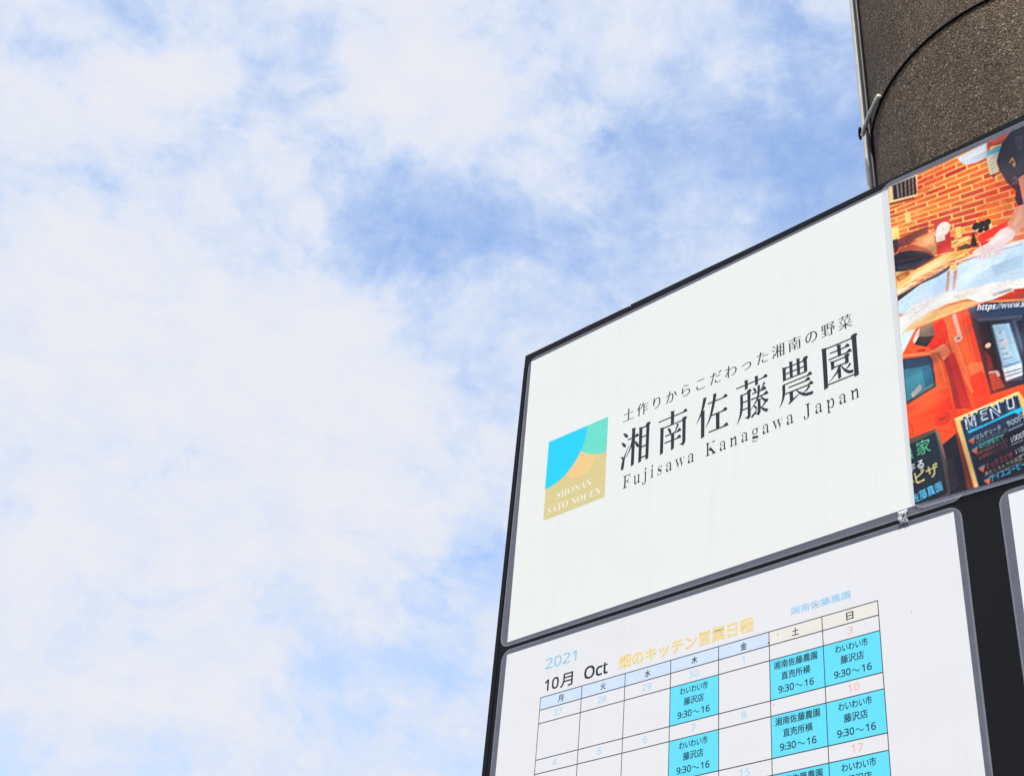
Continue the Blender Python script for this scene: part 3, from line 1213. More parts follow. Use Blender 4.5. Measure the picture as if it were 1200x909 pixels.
text_fit(s_, '畑のキッチン営業日程', 1.835, 4.705, -.10, .275, yt + LY * 2, ink((248, 219, 140)), ax=.022, ay=.018)
s_.done('title_lettering', cal)
s_ = Shape()
text_fit(s_, '湘南佐藤農園', 5.42, 6.535, -.175, .15, yt + LY, ink((172, 214, 238)), ax=.022, ay=.014)
s_.done('farm_lettering', cal)
# three ink specks
for a, b, r_ in ((5.17, .09, .010), (4.985, .19, .014), (5.06, 1.28, .008), (2.1, -.83, .006), (7.55, .35, .006)):
    s_ = Shape()
    s_.flat([(a + r_ * math.cos(t), b + r_ * math.sin(t)) for t in [i * math.pi / 4 for i in range(8)]], yt + LY * 4, BLACK)
    s_.done('ink_speck', cal)

# --- sheet at the lower right
plain = thing('laminated_sheet', 'white laminated sheet right of the calendar under the photo poster', 'sheet', W(13.5, 5.9, 0))
laminate(plain, (9.13, -1.20, 17.75, 5.95), None, Y, papermat=PAPER_C, skewpap=[(9.29, -1.125), (17.6, -1.10), (17.6, 5.82), (9.235, 5.82)])

# --- photo poster, its left edge lapping over the farm sign
poster = thing('photo_poster', 'laminated colour poster of a brick pizza kitchen and an orange food truck', 'poster', W(12.7, -1.3, 0))
YP = 0.0016
PQ = [(7.865, -8.355), (17.45, -8.05), (17.45, -1.02), (7.785, -1.455)]
n = 6
yt = laminate(poster, (7.715, -8.485, 17.6, -1.36), None, YP, r=.24, papermat=PAPER_C, skewpap=PQ, shear=0.034)


def clip(poly):
    """keep a picture outline inside the printed area"""
    def cut(pl, fn):
        o_ = []
        for i in range(len(pl)):
            p, q = pl[i], pl[(i + 1) % len(pl)]
            dp, dq = fn(p), fn(q)
            if dp >= 0:
                o_.append(p)
            if (dp >= 0) != (dq >= 0):
                t = dp / (dp - dq)
                o_.append((p[0] + (q[0] - p[0]) * t, p[1] + (q[1] - p[1]) * t))
        return o_
    pl = list(poly)
    for i in range(4):
        p, q = PQ[i], PQ[(i + 1) % 4]
        pl = cut(pl, lambda z_: (q[0] - p[0]) * (z_[1] - p[1]) - (q[1] - p[1]) * (z_[0] - p[0]))
        if not pl:
            return pl
    return pl


RS = 150                                     # print resolution, dots per calendar column
AX0, AX1, AY0, AY1 = 7.74, 17.5, -8.42, -0.98
CW, CHT = int((AX1 - AX0) * RS), int((AY1 - AY0) * RS)
canvas = np.full((CHT, CW, 3), 235.0)
npr = np.random.RandomState(5)


def field(cell):
    """smooth random field over the print, about -1..1"""
    gh, gw = CHT // cell + 3, CW // cell + 3
    g_ = npr.uniform(-1, 1, (gh, gw))
    yy = np.arange(CHT) / cell
    xx = np.arange(CW) / cell
    y0, x0 = yy.astype(int), xx.astype(int)
    fy, fx = yy - y0, xx - x0
    fy, fx = fy * fy * (3 - 2 * fy), fx * fx * (3 - 2 * fx)
    a = g_[y0][:, x0] * (1 - fx) + g_[y0][:, x0 + 1] * fx
    b_ = g_[y0 + 1][:, x0] * (1 - fx) + g_[y0 + 1][:, x0 + 1] * fx
    return a * (1 - fy[:, None]) + b_ * fy[:, None]


F_LOW, F_MID, F_FINE = field(110), field(26), field(7)


class Art:
    """paints the printed photograph, outline by outline, onto the poster's dot grid"""

    def __init__(self):
        pass

    def mask(self, pts, pad=0):
        P = np.array([((a - AX0) * RS, (b - AY0) * RS) for a, b in pts])
        x0 = max(int(P[:, 0].min()) - pad, 0)
        x1 = min(int(P[:, 0].max()) + 2 + pad, CW)
        y0 = max(int(P[:, 1].min()) - pad, 0)
        y1 = min(int(P[:, 1].max()) + 2 + pad, CHT)
        if x1 <= x0 or y1 <= y0:
            return None
        X = np.arange(x0, x1) + .5
        Y_ = np.arange(y0, y1) + .5
        ins = np.zeros((y1 - y0, x1 - x0), bool)
        for (px, py), (qx, qy) in zip(P, np.roll(P, -1, 0)):
            if py == qy:
                continue
            cr_ = (py > Y_) != (qy > Y_)
            if not cr_.any():
                continue
            xi = px + (Y_ - py) / (qy - py) * (qx - px)
            ins ^= cr_[:, None] & (X[None, :] < xi[:, None])
        return ins.astype(float), x0, x1, y0, y1

    @staticmethod
    def soften(m_, k):
        for _ in range(2):
            c_ = np.cumsum(np.pad(m_, ((k + 1, k), (0, 0)), 'edge'), 0)
            m_ = (c_[2 * k + 1:] - c_[:-2 * k - 1]) / (2 * k + 1)
            c_ = np.cumsum(np.pad(m_, ((0, 0), (k + 1, k)), 'edge'), 1)
            m_ = (c_[:, 2 * k + 1:] - c_[:, :-2 * k - 1]) / (2 * k + 1)
        return m_

    def add(self, c, pts, keep=True, alpha=1.0, soft=None, vary=1.0):
        big = max(max(p[0] for p in pts) - min(p[0] for p in pts), max(p[1] for p in pts) - min(p[1] for p in pts))
        if soft is None:
            soft = 0 if big < .25 else 1
        r_ = self.mask(pts, soft * 3)
        if r_ is None:
            return
        m_, x0, x1, y0, y1 = r_
        if soft:
            m_ = self.soften(m_, soft)
        m_ = (m_ * alpha)[..., None]
        # a photograph has no flat colour: drift in tone across every patch
        hh, ww = m_.shape[:2]
        gx, gy = npr.uniform(-.10, .10, 2) * vary
        tone = 1 + gx * (np.arange(ww) / max(ww, 1) - .5)[None, :] + gy * (np.arange(hh) / max(hh, 1) - .5)[:, None]
        tone = tone + vary * (.06 * F_LOW[y0:y1, x0:x1] + .035 * F_MID[y0:y1, x0:x1] + .025 * F_FINE[y0:y1, x0:x1])
        col = np.array(c, float)[None, None, :] * tone[..., None]
        canvas[y0:y1, x0:x1] = canvas[y0:y1, x0:x1] * (1 - m_) + col * m_

    def glow(self, c, cen, ra, rb, alpha, ang=0.0):
        """soft round patch of light or dark in the picture"""
        x0 = max(int((cen[0] - 2.2 * max(ra, rb) - AX0) * RS), 0)
        x1 = min(int((cen[0] + 2.2 * max(ra, rb) - AX0) * RS), CW)
        y0 = max(int((cen[1] - 2.2 * max(ra, rb) - AY0) * RS), 0)
        y1 = min(int((cen[1] + 2.2 * max(ra, rb) - AY0) * RS), CHT)
        if x1 <= x0 or y1 <= y0:
            return
        X = (np.arange(x0, x1) / RS + AX0 - cen[0])[None, :]
        Y_ = (np.arange(y0, y1) / RS + AY0 - cen[1])[:, None]
        u = (X * math.cos(ang) + Y_ * math.sin(ang)) / ra
        v_ = (-X * math.sin(ang) + Y_ * math.cos(ang)) / rb
        m_ = (np.exp(-(u * u + v_ * v_) * 1.4) * alpha)[..., None]
        canvas[y0:y1, x0:x1] = canvas[y0:y1, x0:x1] * (1 - m_) + np.array(c, float) * m_

    def oval(self, c, cen, ra, rb, n=20):
        self.add(c, [(cen[0] + ra * math.cos(t), cen[1] + rb * math.sin(t)) for t in [i * 2 * math.pi / n for i in range(n)]])

    def line(self, c, pts, w, alpha=.85):
        for p, q in zip(pts, pts[1:]):
            dx, dy = q[0] - p[0], q[1] - p[1]
            L = math.hypot(dx, dy) or 1
            nx, ny = -dy / L * w / 2, dx / L * w / 2
            self.add(c, [(p[0] + nx, p[1] + ny), (q[0] + nx, q[1] + ny), (q[0] - nx, q[1] - ny), (p[0] - nx, p[1] - ny)], alpha=alpha, soft=1)

    def text(self, c, body, p0, p1, h, ax=0.0, ay=0.0, alpha=.9):
        tmp = Shape()
        text_line(tmp, body, p0, p1, h, 0, BLACK, ax, ay)
        for fc in tmp.f:
            self.add(c, [(tmp.v[i][0] / S, (Z0 - tmp.v[i][2]) / S) for i in fc], alpha=alpha, soft=0, vary=.8)

    def smear(self, name=None, parent=None):
        pass

    done = smear


def print_picture(parent, y):
    """the finished picture as a fine mesh of colour dots lying on the poster's paper"""
    img = canvas[:CHT // 2 * 2, :CW // 2 * 2]
    img = (img[0::2, 0::2] + img[1::2, 0::2] + img[0::2, 1::2] + img[1::2, 1::2]) / 4
    k_ = np.array([.10, .80, .10])
    for _ in range(1):
        pdd = np.pad(img, ((1, 1), (0, 0), (0, 0)), 'edge')
        img = pdd[:-2] * k_[0] + pdd[1:-1] * k_[1] + pdd[2:] * k_[2]
        pdd = np.pad(img, ((0, 0), (1, 1), (0, 0)), 'edge')
        img = pdd[:, :-2] * k_[0] + pdd[:, 1:-1] * k_[1] + pdd[:, 2:] * k_[2]
    # the print was sharpened: crisp edges with a little overshoot
    bl = img
    for ax_ in (0, 1):
        bl = sum(np.roll(bl, q_, ax_) for q_ in (-3, -2, -1, 0, 1, 2, 3)) / 7
    img = img + .55 * (img - bl)
    img = 128 + (img - 128) * 1.06
    img = img * (1 + npr.normal(0, .028, img.shape[:2])[..., None]) + npr.normal(0, 3.0, img.shape)
    img = np.clip(img, 6, 250) / 255
    linr = np.where(img <= .04045, img / 12.92, ((img + .055) / 1.055) ** 2.4)
    hh, ww = linr.shape[:2]
    # stretch the rows of the grid between the print's four corners
    a_ = AX0 + (np.arange(ww) + .5) * 2 / RS
    b_ = AY0 + (np.arange(hh) + .5) * 2 / RS
    A_, B_ = np.meshgrid(a_, b_)
    (tlx, tly), (trx, try_), (brx, bry), (blx, bly) = PQ
    top = tly + (try_ - tly) * (A_ - tlx) / (trx - tlx)
    bot = bly + (bry - bly) * (A_ - blx) / (brx - blx)
    left = tlx + (blx - tlx) * (B_ - tly) / (bly - tly)
    ok = (B_ >= top - .013) & (B_ <= bot + .013) & (A_ >= left - .013) & (A_ <= trx)
    B2 = np.clip(B_, top, bot)
    A2 = np.clip(A_, left, trx)
    idx = -np.ones((hh, ww), int)
    idx[ok] = np.arange(ok.sum())
    org = origin_of(parent)
    co = np.stack([A2[ok] * S - org.x, np.full(ok.sum(), -y - org.y), Z0 - B2[ok] * S - org.z], 1)
    q = ok[:-1, :-1] & ok[1:, :-1] & ok[:-1, 1:] & ok[1:, 1:]
    quads = np.stack([idx[:-1, :-1][q], idx[1:, :-1][q], idx[1:, 1:][q], idx[:-1, 1:][q]], 1)
    me = bpy.data.meshes.new('photo_print')
    me.vertices.add(len(co))
    me.vertices.foreach_set('co', co.ravel())
    me.loops.add(quads.size)
    me.loops.foreach_set('vertex_index', quads.ravel())
    me.polygons.add(len(quads))
    me.polygons.foreach_set('loop_start', np.arange(0, quads.size, 4))
    me.update(calc_edges=True)
    at = me.color_attributes.new('print', 'FLOAT_COLOR', 'POINT')
    at.data.foreach_set('color', np.concatenate([linr[ok], np.ones((ok.sum(), 1))], 1).astype('f4').ravel())
    mt, t, b = mat_new('photo_print_ink')
    an_ = nd(t, 'ShaderNodeVertexColor', layer_name='print')
    t.links.new(an_.outputs['Color'], b.inputs['Base Color'])
    b.inputs['Roughness'].default_value = .3
    b.inputs['Specular IOR Level'].default_value = .22
    me.materials.append(mt)
    o = bpy.data.objects.new('photo_print', me)
    COL.objects.link(o)
    o.parent = parent
    return o


# -- upper picture: brick kitchen wall
art = Art()
art.add((250, 186, 100), rect(7.7, -8.5, 17.6, -4.6))

rb = random.Random(11)
BR = [(226, 74, 36), (234, 98, 42), (238, 128, 52), (214, 60, 40), (240, 112, 44), (198, 50, 44), (229, 88, 34)]
for k in range(-22, 26):
    l0, r0 = [(7.855, -7.772)][0], [(10.271, -7.527)][0]
    # bed joints fan out slightly towards the right
    la, lb = 7.80, l0[1] + k * 0.104
    ra, rbb = 10.3, r0[1] + k * 0.150
    lean = .20 * (k % 2) + rb.uniform(0, .07)
    q = -1
    x = 7.6 - lean * .9
    while x < 17.6:
        wdt = .40 + .030 * (x - 7.8) if x < 12 else .52
        wdt = min(wdt, .56)
        x1 = x + wdt
        def bed(t, kk):
            u = (t - la) / (ra - la)
            u = min(u, 1.6)
            return (l0[1] + kk * .104) * (1 - u) + (r0[1] + kk * .150) * u
        g_ = .017
        c = rb.choice(BR)
        j = rb.uniform(-.008, .008)
        art.add(c, [(x + g_, bed(x, k) + g_), (x1 - g_ + j, bed(x1, k) + g_), (x1 - g_ + j, bed(x1, k + 1) - g_), (x + g_, bed(x, k + 1) - g_)], False)
        if x < 11.5 and rb.random() < .8:
            for _ in range(2):
                ux, uy = rb.uniform(.1, .9), rb.uniform(.2, .8)
                bx = x + g_ + ux * (wdt - 2 * g_)
                by = bed(bx, k) * (1 - uy) + bed(bx, k + 1) * uy
                art.glow(rb.choice([(170, 50, 34), (248, 150, 76), (255, 120, 60), (150, 44, 36)]), (bx, by), rb.uniform(.03, .09), rb.uniform(.014, .03), rb.uniform(.25, .6), -.35)
        if rb.random() < .12 and x < 11.5:
            art.add(tuple(int(v * .86) for v in c), [(x + .06, bed(x, k) + .03), (x1 - .13, bed(x1, k) + .035), (x1 - .18, bed(x1, k + 1) - .035), (x + .10, bed(x, k + 1) - .03)])
        x = x1
art.add((246, 200, 140), [(7.875, -8.386), (8.467, -8.335), (8.430, -7.807), (7.858, -7.956)])
art.add((36, 31, 36), [(7.954, -8.355), (8.428, -8.312), (8.416, -7.870), (7.949, -7.990)])
for i in range(6):
    art.line((168, 145, 132), [(8.054, -8.342), (8.054, -7.982)] if i == 0 else [(8.134, -8.332), (8.122, -7.963)] if i == 1 else [(8.220, -8.331), (8.200, -7.942)] if i == 2 else [(8.299, -8.321), (8.278, -7.921)] if i == 3 else [(8.369, -8.317), (8.350, -7.897)] if i == 4 else [(7.954, -8.352), (7.949, -7.990)], .022)
art.add((140, 52, 42), [(7.858, -7.956), (8.358, -7.825), (8.365, -7.771), (7.853, -7.903)])
art.add((250, 216, 132), [(8.136, -7.550), (8.248, -7.531), (8.249, -7.279), (8.139, -7.305)])
art.add((250, 216, 124), [(7.845, -7.337), (7.990, -7.295), (7.994, -6.999), (7.850, -7.042)])
art.add((246, 202, 112), [(9.046, -6.688), (9.155, -6.653), (9.147, -6.399), (9.037, -6.419)])
art.add((207, 211, 219), [(9.252, -8.262), (9.833, -8.290), (9.796, -7.953), (9.708, -7.937), (9.571, -7.952), (9.445, -7.981), (9.358, -8.047), (9.309, -8.133)])
art.add((222, 226, 232), [(9.367, -8.227), (9.792, -8.244), (9.782, -8.121), (9.496, -8.116), (9.381, -8.141)])
art.add((190, 70, 50), [(9.833, -8.290), (10.292, -8.282), (10.292, -8.057), (10.138, -8.064), (9.887, -8.163), (9.830, -8.076)])
art.add((215, 92, 62), [(9.911, -8.268), (10.254, -8.257), (10.257, -8.141), (9.972, -8.201)])
art.add((250, 202, 124), [(9.829, -8.070), (9.914, -8.142), (10.076, -8.110), (10.093, -8.065), (9.958, -8.086)])
art.add((80, 196, 226), [(9.788, -8.019), (9.864, -8.075), (10.093, -8.071), (10.043, -7.941), (9.802, -7.948)])
art.add((221, 210, 176), [(9.777, -7.965), (10.037, -7.953), (9.952, -7.764), (9.964, -7.486), (9.793, -7.501)])
art.add((190, 215, 190), [(9.843, -7.626), (9.935, -7.630), (9.935, -7.540), (9.843, -7.530)])
art.add((45, 35, 35), [(9.834, -7.458), (9.884, -7.463), (9.888, -7.419), (9.841, -7.412)])
# dark shirt with an orange badge
art.add((38, 40, 53), [(10.286, -8.286), (10.973, -8.270), (11.462, -7.262), (11.313, -6.330), (10.513, -6.580), (10.260, -6.487), (10.184, -6.551), (10.153, -6.729), (10.195, -6.877), (10.070, -7.155), (9.977, -7.514), (9.949, -7.742), (10.034, -7.962), (10.112, -8.126)])
art.add((56, 58, 76), [(10.326, -8.112), (10.477, -8.076), (10.431, -7.741), (10.323, -7.749)])
art.add((234, 160, 62), [(10.154, -7.578), (10.230, -7.693), (10.251, -7.599), (10.268, -7.508), (10.245, -7.415), (10.201, -7.510), (10.227, -7.569)])
art.add((38, 40, 53), [(10.207, -7.617), (10.252, -7.553), (10.229, -7.520), (10.192, -7.578)])
art.line((196, 200, 208), [(10.166, -7.162), (10.229, -7.218), (10.235, -7.091), (10.190, -7.089)], .012)
art.line((196, 200, 208), [(10.145, -7.087), (10.260, -7.033)], .010)
art.add((206, 142, 116), [(10.263, -7.139), (10.515, -7.213), (10.794, -6.754), (10.513, -6.131), (10.279, -6.532), (10.271, -6.953)])
art.add((70, 40, 40), [(10.184, -6.551), (10.263, -6.494), (10.248, -6.395), (10.203, -6.449)])
# forearm
art.add((216, 150, 122), [(10.143, -6.542), (10.331, -6.518), (10.664, -6.157), (10.505, -5.780), (10.202, -6.059), (10.118, -6.028), (10.027, -6.024), (9.959, -6.173), (10.000, -6.285)])
art.add((232, 178, 150), [(10.159, -6.448), (10.255, -6.449), (10.226, -6.240), (10.087, -6.152), (10.033, -6.154)])
# oven mouth, red cloth, shelf
art.add((126, 56, 50), [(7.952, -6.998), (8.546, -7.000), (8.543, -6.843), (8.314, -6.831), (8.067, -6.775), (7.947, -6.796)])
for i in range(5):
    art.line((150, 84, 72), [[(7.982, -6.916), (8.514, -6.912)][0], [(7.982, -6.916), (8.514, -6.912)][1]] if i == 0 else [(8.025, -6.848), (8.437, -6.858)], .012)
art.add((50, 44, 50), [(7.845, -7.036), (7.954, -7.021), (7.951, -6.785), (7.876, -6.673)])
art.add((234, 150, 96), [(8.200, -6.762), (8.407, -6.795), (8.651, -6.812), (8.659, -6.328), (8.574, -6.271), (8.406, -6.533)])
art.add((246, 176, 120), [(8.425, -6.732), (8.616, -6.738), (8.624, -6.536), (8.482, -6.585)])
art.add((182, 74, 56), [(7.876, -6.673), (8.018, -6.767), (8.232, -6.727), (8.454, -6.536), (8.623, -6.250), (8.580, -6.239), (8.398, -6.451), (8.174, -6.618), (7.939, -6.698)])
art.add((29, 28, 40), [(7.850, -6.658), (7.963, -6.691), (8.175, -6.623), (8.400, -6.473), (8.616, -6.225), (8.444, -6.197), (8.206, -6.180), (7.994, -6.219), (7.843, -6.284)])
art.add((52, 66, 84), [(7.888, -6.382), (8.148, -6.331), (8.475, -6.272), (8.375, -6.211), (8.137, -6.208), (7.904, -6.287)])
art.line((140, 40, 38), [(7.897, -6.487), (8.109, -6.432), (8.365, -6.359)], .014)
art.add((150, 42, 42), [(8.123, -6.186), (8.469, -6.212), (8.622, -6.216), (8.563, -6.163), (8.225, -6.127)])
art.add((206, 41, 40), [(8.665, -7.040), (8.946, -7.016), (8.935, -6.219), (8.670, -6.233)])
art.oval((238, 224, 220), [(8.826, -6.767)][0], .135, .16)
art.oval((200, 180, 180), [(8.821, -6.770)][0], .03, .03)
art.add((228, 228, 233), [(8.668, -6.739), (8.756, -6.730), (8.763, -6.639), (8.842, -6.613), (8.836, -6.507), (8.677, -6.530)])
art.line((225, 215, 215), [(8.655, -6.781), (8.743, -6.784)], .04)
art.add((245, 202, 122), [(8.941, -6.386), (9.272, -6.375), (9.289, -6.286), (8.954, -6.293)])
art.line((80, 45, 35), [(8.958, -6.331), (9.063, -6.347)], .025)
art.add((236, 51, 36), [(9.431, -6.287), (9.983, -6.322), (9.931, -6.206), (9.803, -6.151), (9.622, -6.111), (9.440, -6.085)])
art.add((240, 192, 132), [(9.363, -6.530), (9.688, -6.467), (9.696, -6.315), (9.456, -6.307)])
for cen, r_ in (([(9.416, -6.500)][0], .082), ([(9.518, -6.486)][0], .082), ([(9.613, -6.475)][0], .082), ([(9.486, -6.370)][0], .060), ([(9.590, -6.360)][0], .060)):
    art.oval((44, 34, 40), cen, r_ * .9, r_)
art.add((40, 30, 35), [(9.261, -6.126), (9.356, -6.414), (9.392, -6.111), (9.375, -6.064)])
art.add((70, 40, 40), [(9.049, -6.214), (9.163, -6.219), (9.208, -6.217), (9.293, -6.129), (9.259, -6.071), (9.064, -6.149)])
art.add((52, 34, 36), [(8.695, -6.140), (8.877, -6.114), (9.114, -6.184), (9.151, -6.108), (8.875, -6.087)])
# dough and table
art.add((249, 206, 122), [(7.843, -6.284), (8.225, -6.133), (8.676, -6.179), (8.929, -6.170), (9.286, -6.068), (9.136, -5.975), (8.770, -5.968), (8.348, -5.936), (7.842, -5.843), (7.853, -6.113)])
art.add((236, 168, 84), [(8.855, -6.120), (8.972, -6.142), (9.259, -6.071), (9.187, -6.032), (8.961, -6.041)])
art.add((252, 226, 170), [(8.146, -6.046), (8.645, -6.096), (8.964, -6.067), (8.866, -6.007), (8.424, -5.987), (8.114, -5.950)])
art.add((216, 112, 44), [(7.846, -6.173), (7.991, -6.178), (8.092, -6.188), (8.119, -6.083), (8.004, -6.057), (7.882, -6.035)])
art.add((246, 190, 110), [(7.891, -6.136), (8.012, -6.144), (8.030, -6.084), (7.909, -6.069)])
art.add((238, 228, 218), [(7.837, -5.845), (8.344, -5.893), (8.767, -5.939), (9.130, -5.928), (9.486, -5.904), (10.164, -5.783), (10.940, -5.645), (10.927, -5.558), (10.152, -5.696), (9.692, -5.795), (9.259, -5.876), (8.857, -5.922), (8.343, -5.882), (7.846, -5.756)])
art.add((41, 42, 55), [(7.832, -5.722), (8.336, -5.802), (8.736, -5.866), (8.857, -5.878), (8.798, -5.758), (8.565, -5.768), (8.285, -5.758), (7.845, -5.603)])
art.line((200, 150, 110), [(7.845, -5.743), (8.314, -5.819), (8.737, -5.871)], .02)
# apron
art.add((196, 221, 239), [(7.845, -5.603), (8.285, -5.764), (8.611, -5.764), (8.846, -5.822), (9.257, -5.855), (9.691, -5.788), (10.155, -5.714), (10.929, -5.571), (10.802, -4.746), (10.048, -4.929), (9.433, -5.110), (8.878, -5.284), (8.291, -5.332), (7.913, -5.285), (7.831, -5.325)])
art.add((214, 232, 246), [(8.927, -5.724), (9.377, -5.736), (9.851, -5.674), (9.787, -5.518), (9.254, -5.445), (8.989, -5.472)])
art.add((176, 206, 228), [(9.547, -5.509), (10.122, -5.474), (10.088, -5.225), (9.624, -5.253)])
art.line((120, 160, 190), [(8.626, -5.736), (8.639, -5.596)], .012)
art.line((90, 110, 130), [(9.099, -5.855), (9.473, -5.800), (10.151, -5.689)], .010)
art.add((226, 104, 52), [(8.726, -5.382), (8.797, -5.792), (8.853, -5.782), (8.779, -5.369)])
art.add((230, 112, 60), [(8.849, -5.361), (8.916, -5.730), (8.987, -5.740), (8.896, -5.342)])
art.add((250, 190, 100), [(8.865, -5.890), (8.979, -5.891), (8.992, -5.745), (8.929, -5.745), (8.854, -5.790)])
# hand pressing the dough
art.add((231, 204, 199), [(9.271, -5.981), (9.421, -6.012), (9.567, -6.027), (9.808, -6.190), (9.962, -6.194), (10.073, -6.015), (10.008, -5.885), (9.851, -5.844), (9.872, -5.751), (9.743, -5.678), (9.573, -5.714), (9.475, -5.722), (9.389, -5.743), (9.365, -5.825), (9.458, -5.858), (9.311, -5.932)])
art.add((242, 222, 216), [(9.608, -5.999), (9.823, -6.132), (9.955, -6.136), (10.006, -6.030), (9.844, -5.953), (9.667, -5.939)])
for i in range(4):
    art.line((188, 150, 146), [(9.466, -5.743), (9.519, -5.853), (9.596, -5.900)] if i == 0 else [(9.565, -5.724), (9.599, -5.823), (9.658, -5.874)] if i == 1 else [(9.692, -5.705), (9.702, -5.782), (9.873, -5.758)] if i == 2 else [(9.389, -5.751), (9.410, -5.829), (9.480, -5.860)], .014)


for cen, ra, rb, al, c in (([(9.245, -7.149)][0], 1.2, .5, .25, (255, 190, 110)), ([(8.201, -7.451)][0], .6, .35, .35, (250, 196, 120)), ([(9.993, -6.944)][0], .5, .6, .30, (180, 40, 30)), ([(8.678, -8.092)][0], .5, .3, .30, (190, 46, 34)),
                           ([(10.122, -7.937)][0], .35, .5, .5, (28, 30, 42)), ([(10.292, -7.351)][0], .3, .3, .4, (60, 70, 92)), ([(8.267, -6.325)][0], .55, .18, .5, (20, 20, 30)), ([(8.555, -6.603)][0], .3, .25, .4, (255, 196, 140)),
                           ([(8.150, -6.883)][0], .5, .2, .35, (80, 34, 34)), ([(8.357, -6.022)][0], .8, .16, .45, (255, 226, 160)), ([(8.964, -6.067)][0], .4, .12, .4, (228, 150, 70)), ([(7.936, -6.098)][0], .3, .2, .35, (206, 100, 40)),
                           ([(9.888, -5.957)][0], .45, .2, .45, (246, 228, 222)), ([(9.612, -5.858)][0], .25, .12, .4, (212, 172, 162)), ([(10.138, -6.207)][0], .25, .4, .35, (190, 120, 96)), ([(9.224, -5.569)][0], .9, .30, .35, (226, 238, 246)),
                           ([(8.311, -5.542)][0], .6, .22, .5, (222, 236, 247)), ([(9.811, -5.370)][0], .7, .3, .35, (182, 200, 214)), ([(8.710, -5.615)][0], .3, .3, .35, (150, 184, 210)), ([(8.812, -6.810)][0], .12, .12, .4, (255, 250, 246))):
    art.glow(c, cen, ra, rb, al, -.35)

# -- lower picture: orange food truck
art = Art()
art.add((92, 92, 96), rect(11.4, -4.9, 17.6, -.9))
art.add((176, 196, 214), rect(12.6, -4.9, 17.6, -3.6), soft=3)
art.glow((70, 92, 66), (15.2, -3.5), 1.6, .7, .8)
art.glow((120, 116, 110), (14.5, -1.8), 2.4, .5, .6)
art.add((206, 226, 246), [(7.808, -4.957), (8.152, -4.881), (8.111, -4.843), (7.981, -4.640), (7.834, -4.451), (7.818, -4.721)])
art.add((246, 84, 36), [(7.835, -4.456), (8.121, -4.872), (8.545, -4.880), (8.930, -4.878), (9.352, -4.855), (10.021, -4.731), (12.546, -4.149), (12.042, -1.581)]+[(9.620, -1.791), (8.683, -1.267), (8.358, -1.973), (8.333, -2.401), (7.764, -2.504), (7.779, -3.326)])
art.add((205, 60, 45), [(9.302, -4.831), (9.851, -4.794), (10.022, -4.742), (12.366, -4.219), (12.315, -3.958), (9.993, -4.528), (9.436, -4.782)])
art.add((250, 152, 84), [(9.439, -4.809), (10.001, -4.590), (12.329, -4.029), (12.313, -3.946), (9.991, -4.512), (9.392, -4.798)])
art.add((252, 116, 62), [(8.610, -4.811), (8.794, -4.836), (8.853, -4.185), (8.926, -3.555), (8.972, -3.113), (8.789, -3.615), (8.687, -4.178)])
art.add((240, 66, 34), [(8.924, -4.824), (9.078, -4.820), (9.181, -3.816), (9.259, -2.978), (9.152, -2.831), (9.073, -3.490)])
art.add((252, 130, 74), [(8.988, -3.741), (9.206, -3.644), (9.203, -3.433), (8.956, -3.462), (8.889, -3.678)])
art.oval((249, 52, 30), [(8.477, -4.570)][0], .20, .36)
art.add((252, 140, 92), [(8.313, -4.266), (8.583, -4.323), (8.681, -4.126), (8.547, -3.980)])
art.add((200, 45, 40), [(8.547, -3.972), (8.734, -4.069), (8.779, -3.835), (8.849, -3.323), (8.919, -2.846), (8.647, -2.958), (8.598, -3.565)])
art.add((150, 40, 44), [(8.547, -3.972), (8.635, -4.023), (8.678, -3.664), (8.746, -2.917), (8.647, -2.958), (8.598, -3.565)])
art.add((255, 62, 34), [(8.958, -3.474), (9.176, -3.497), (9.200, -3.224), (9.259, -2.978), (9.119, -2.839), (8.983, -2.819), (8.972, -3.113)])
art.line((252, 140, 90), [(8.853, -3.560), (8.965, -3.142)], .05)
art.line((176, 52, 32), [(8.643, -4.619), (8.686, -4.124), (8.775, -3.488), (8.888, -2.876)], .014)
art.line((176, 52, 32), [(8.820, -4.311), (8.962, -3.512)], .010)
art.add((241, 227, 217), [(8.782, -4.836), (8.854, -4.838), (8.911, -4.352), (8.846, -4.335)])
art.oval((218, 204, 194), [(8.843, -4.311)][0], .075, .075)
art.oval((120, 80, 70), [(8.849, -4.303)][0], .03, .025)
# mirror box
art.add((226, 211, 206), [(8.203, -4.851), (8.162, -4.670), (8.075, -4.533), (8.039, -4.630), (8.118, -4.782)])
art.add((126, 101, 91), [(8.204, -4.856), (8.425, -4.854), (8.444, -4.554), (8.156, -4.661)])
art.add((60, 50, 51), [(8.156, -4.666), (8.434, -4.553), (8.281, -4.387), (8.056, -4.542)])
art.add((206, 50, 34), [(8.079, -4.424), (8.250, -4.365), (8.249, -4.309), (8.084, -4.371)])
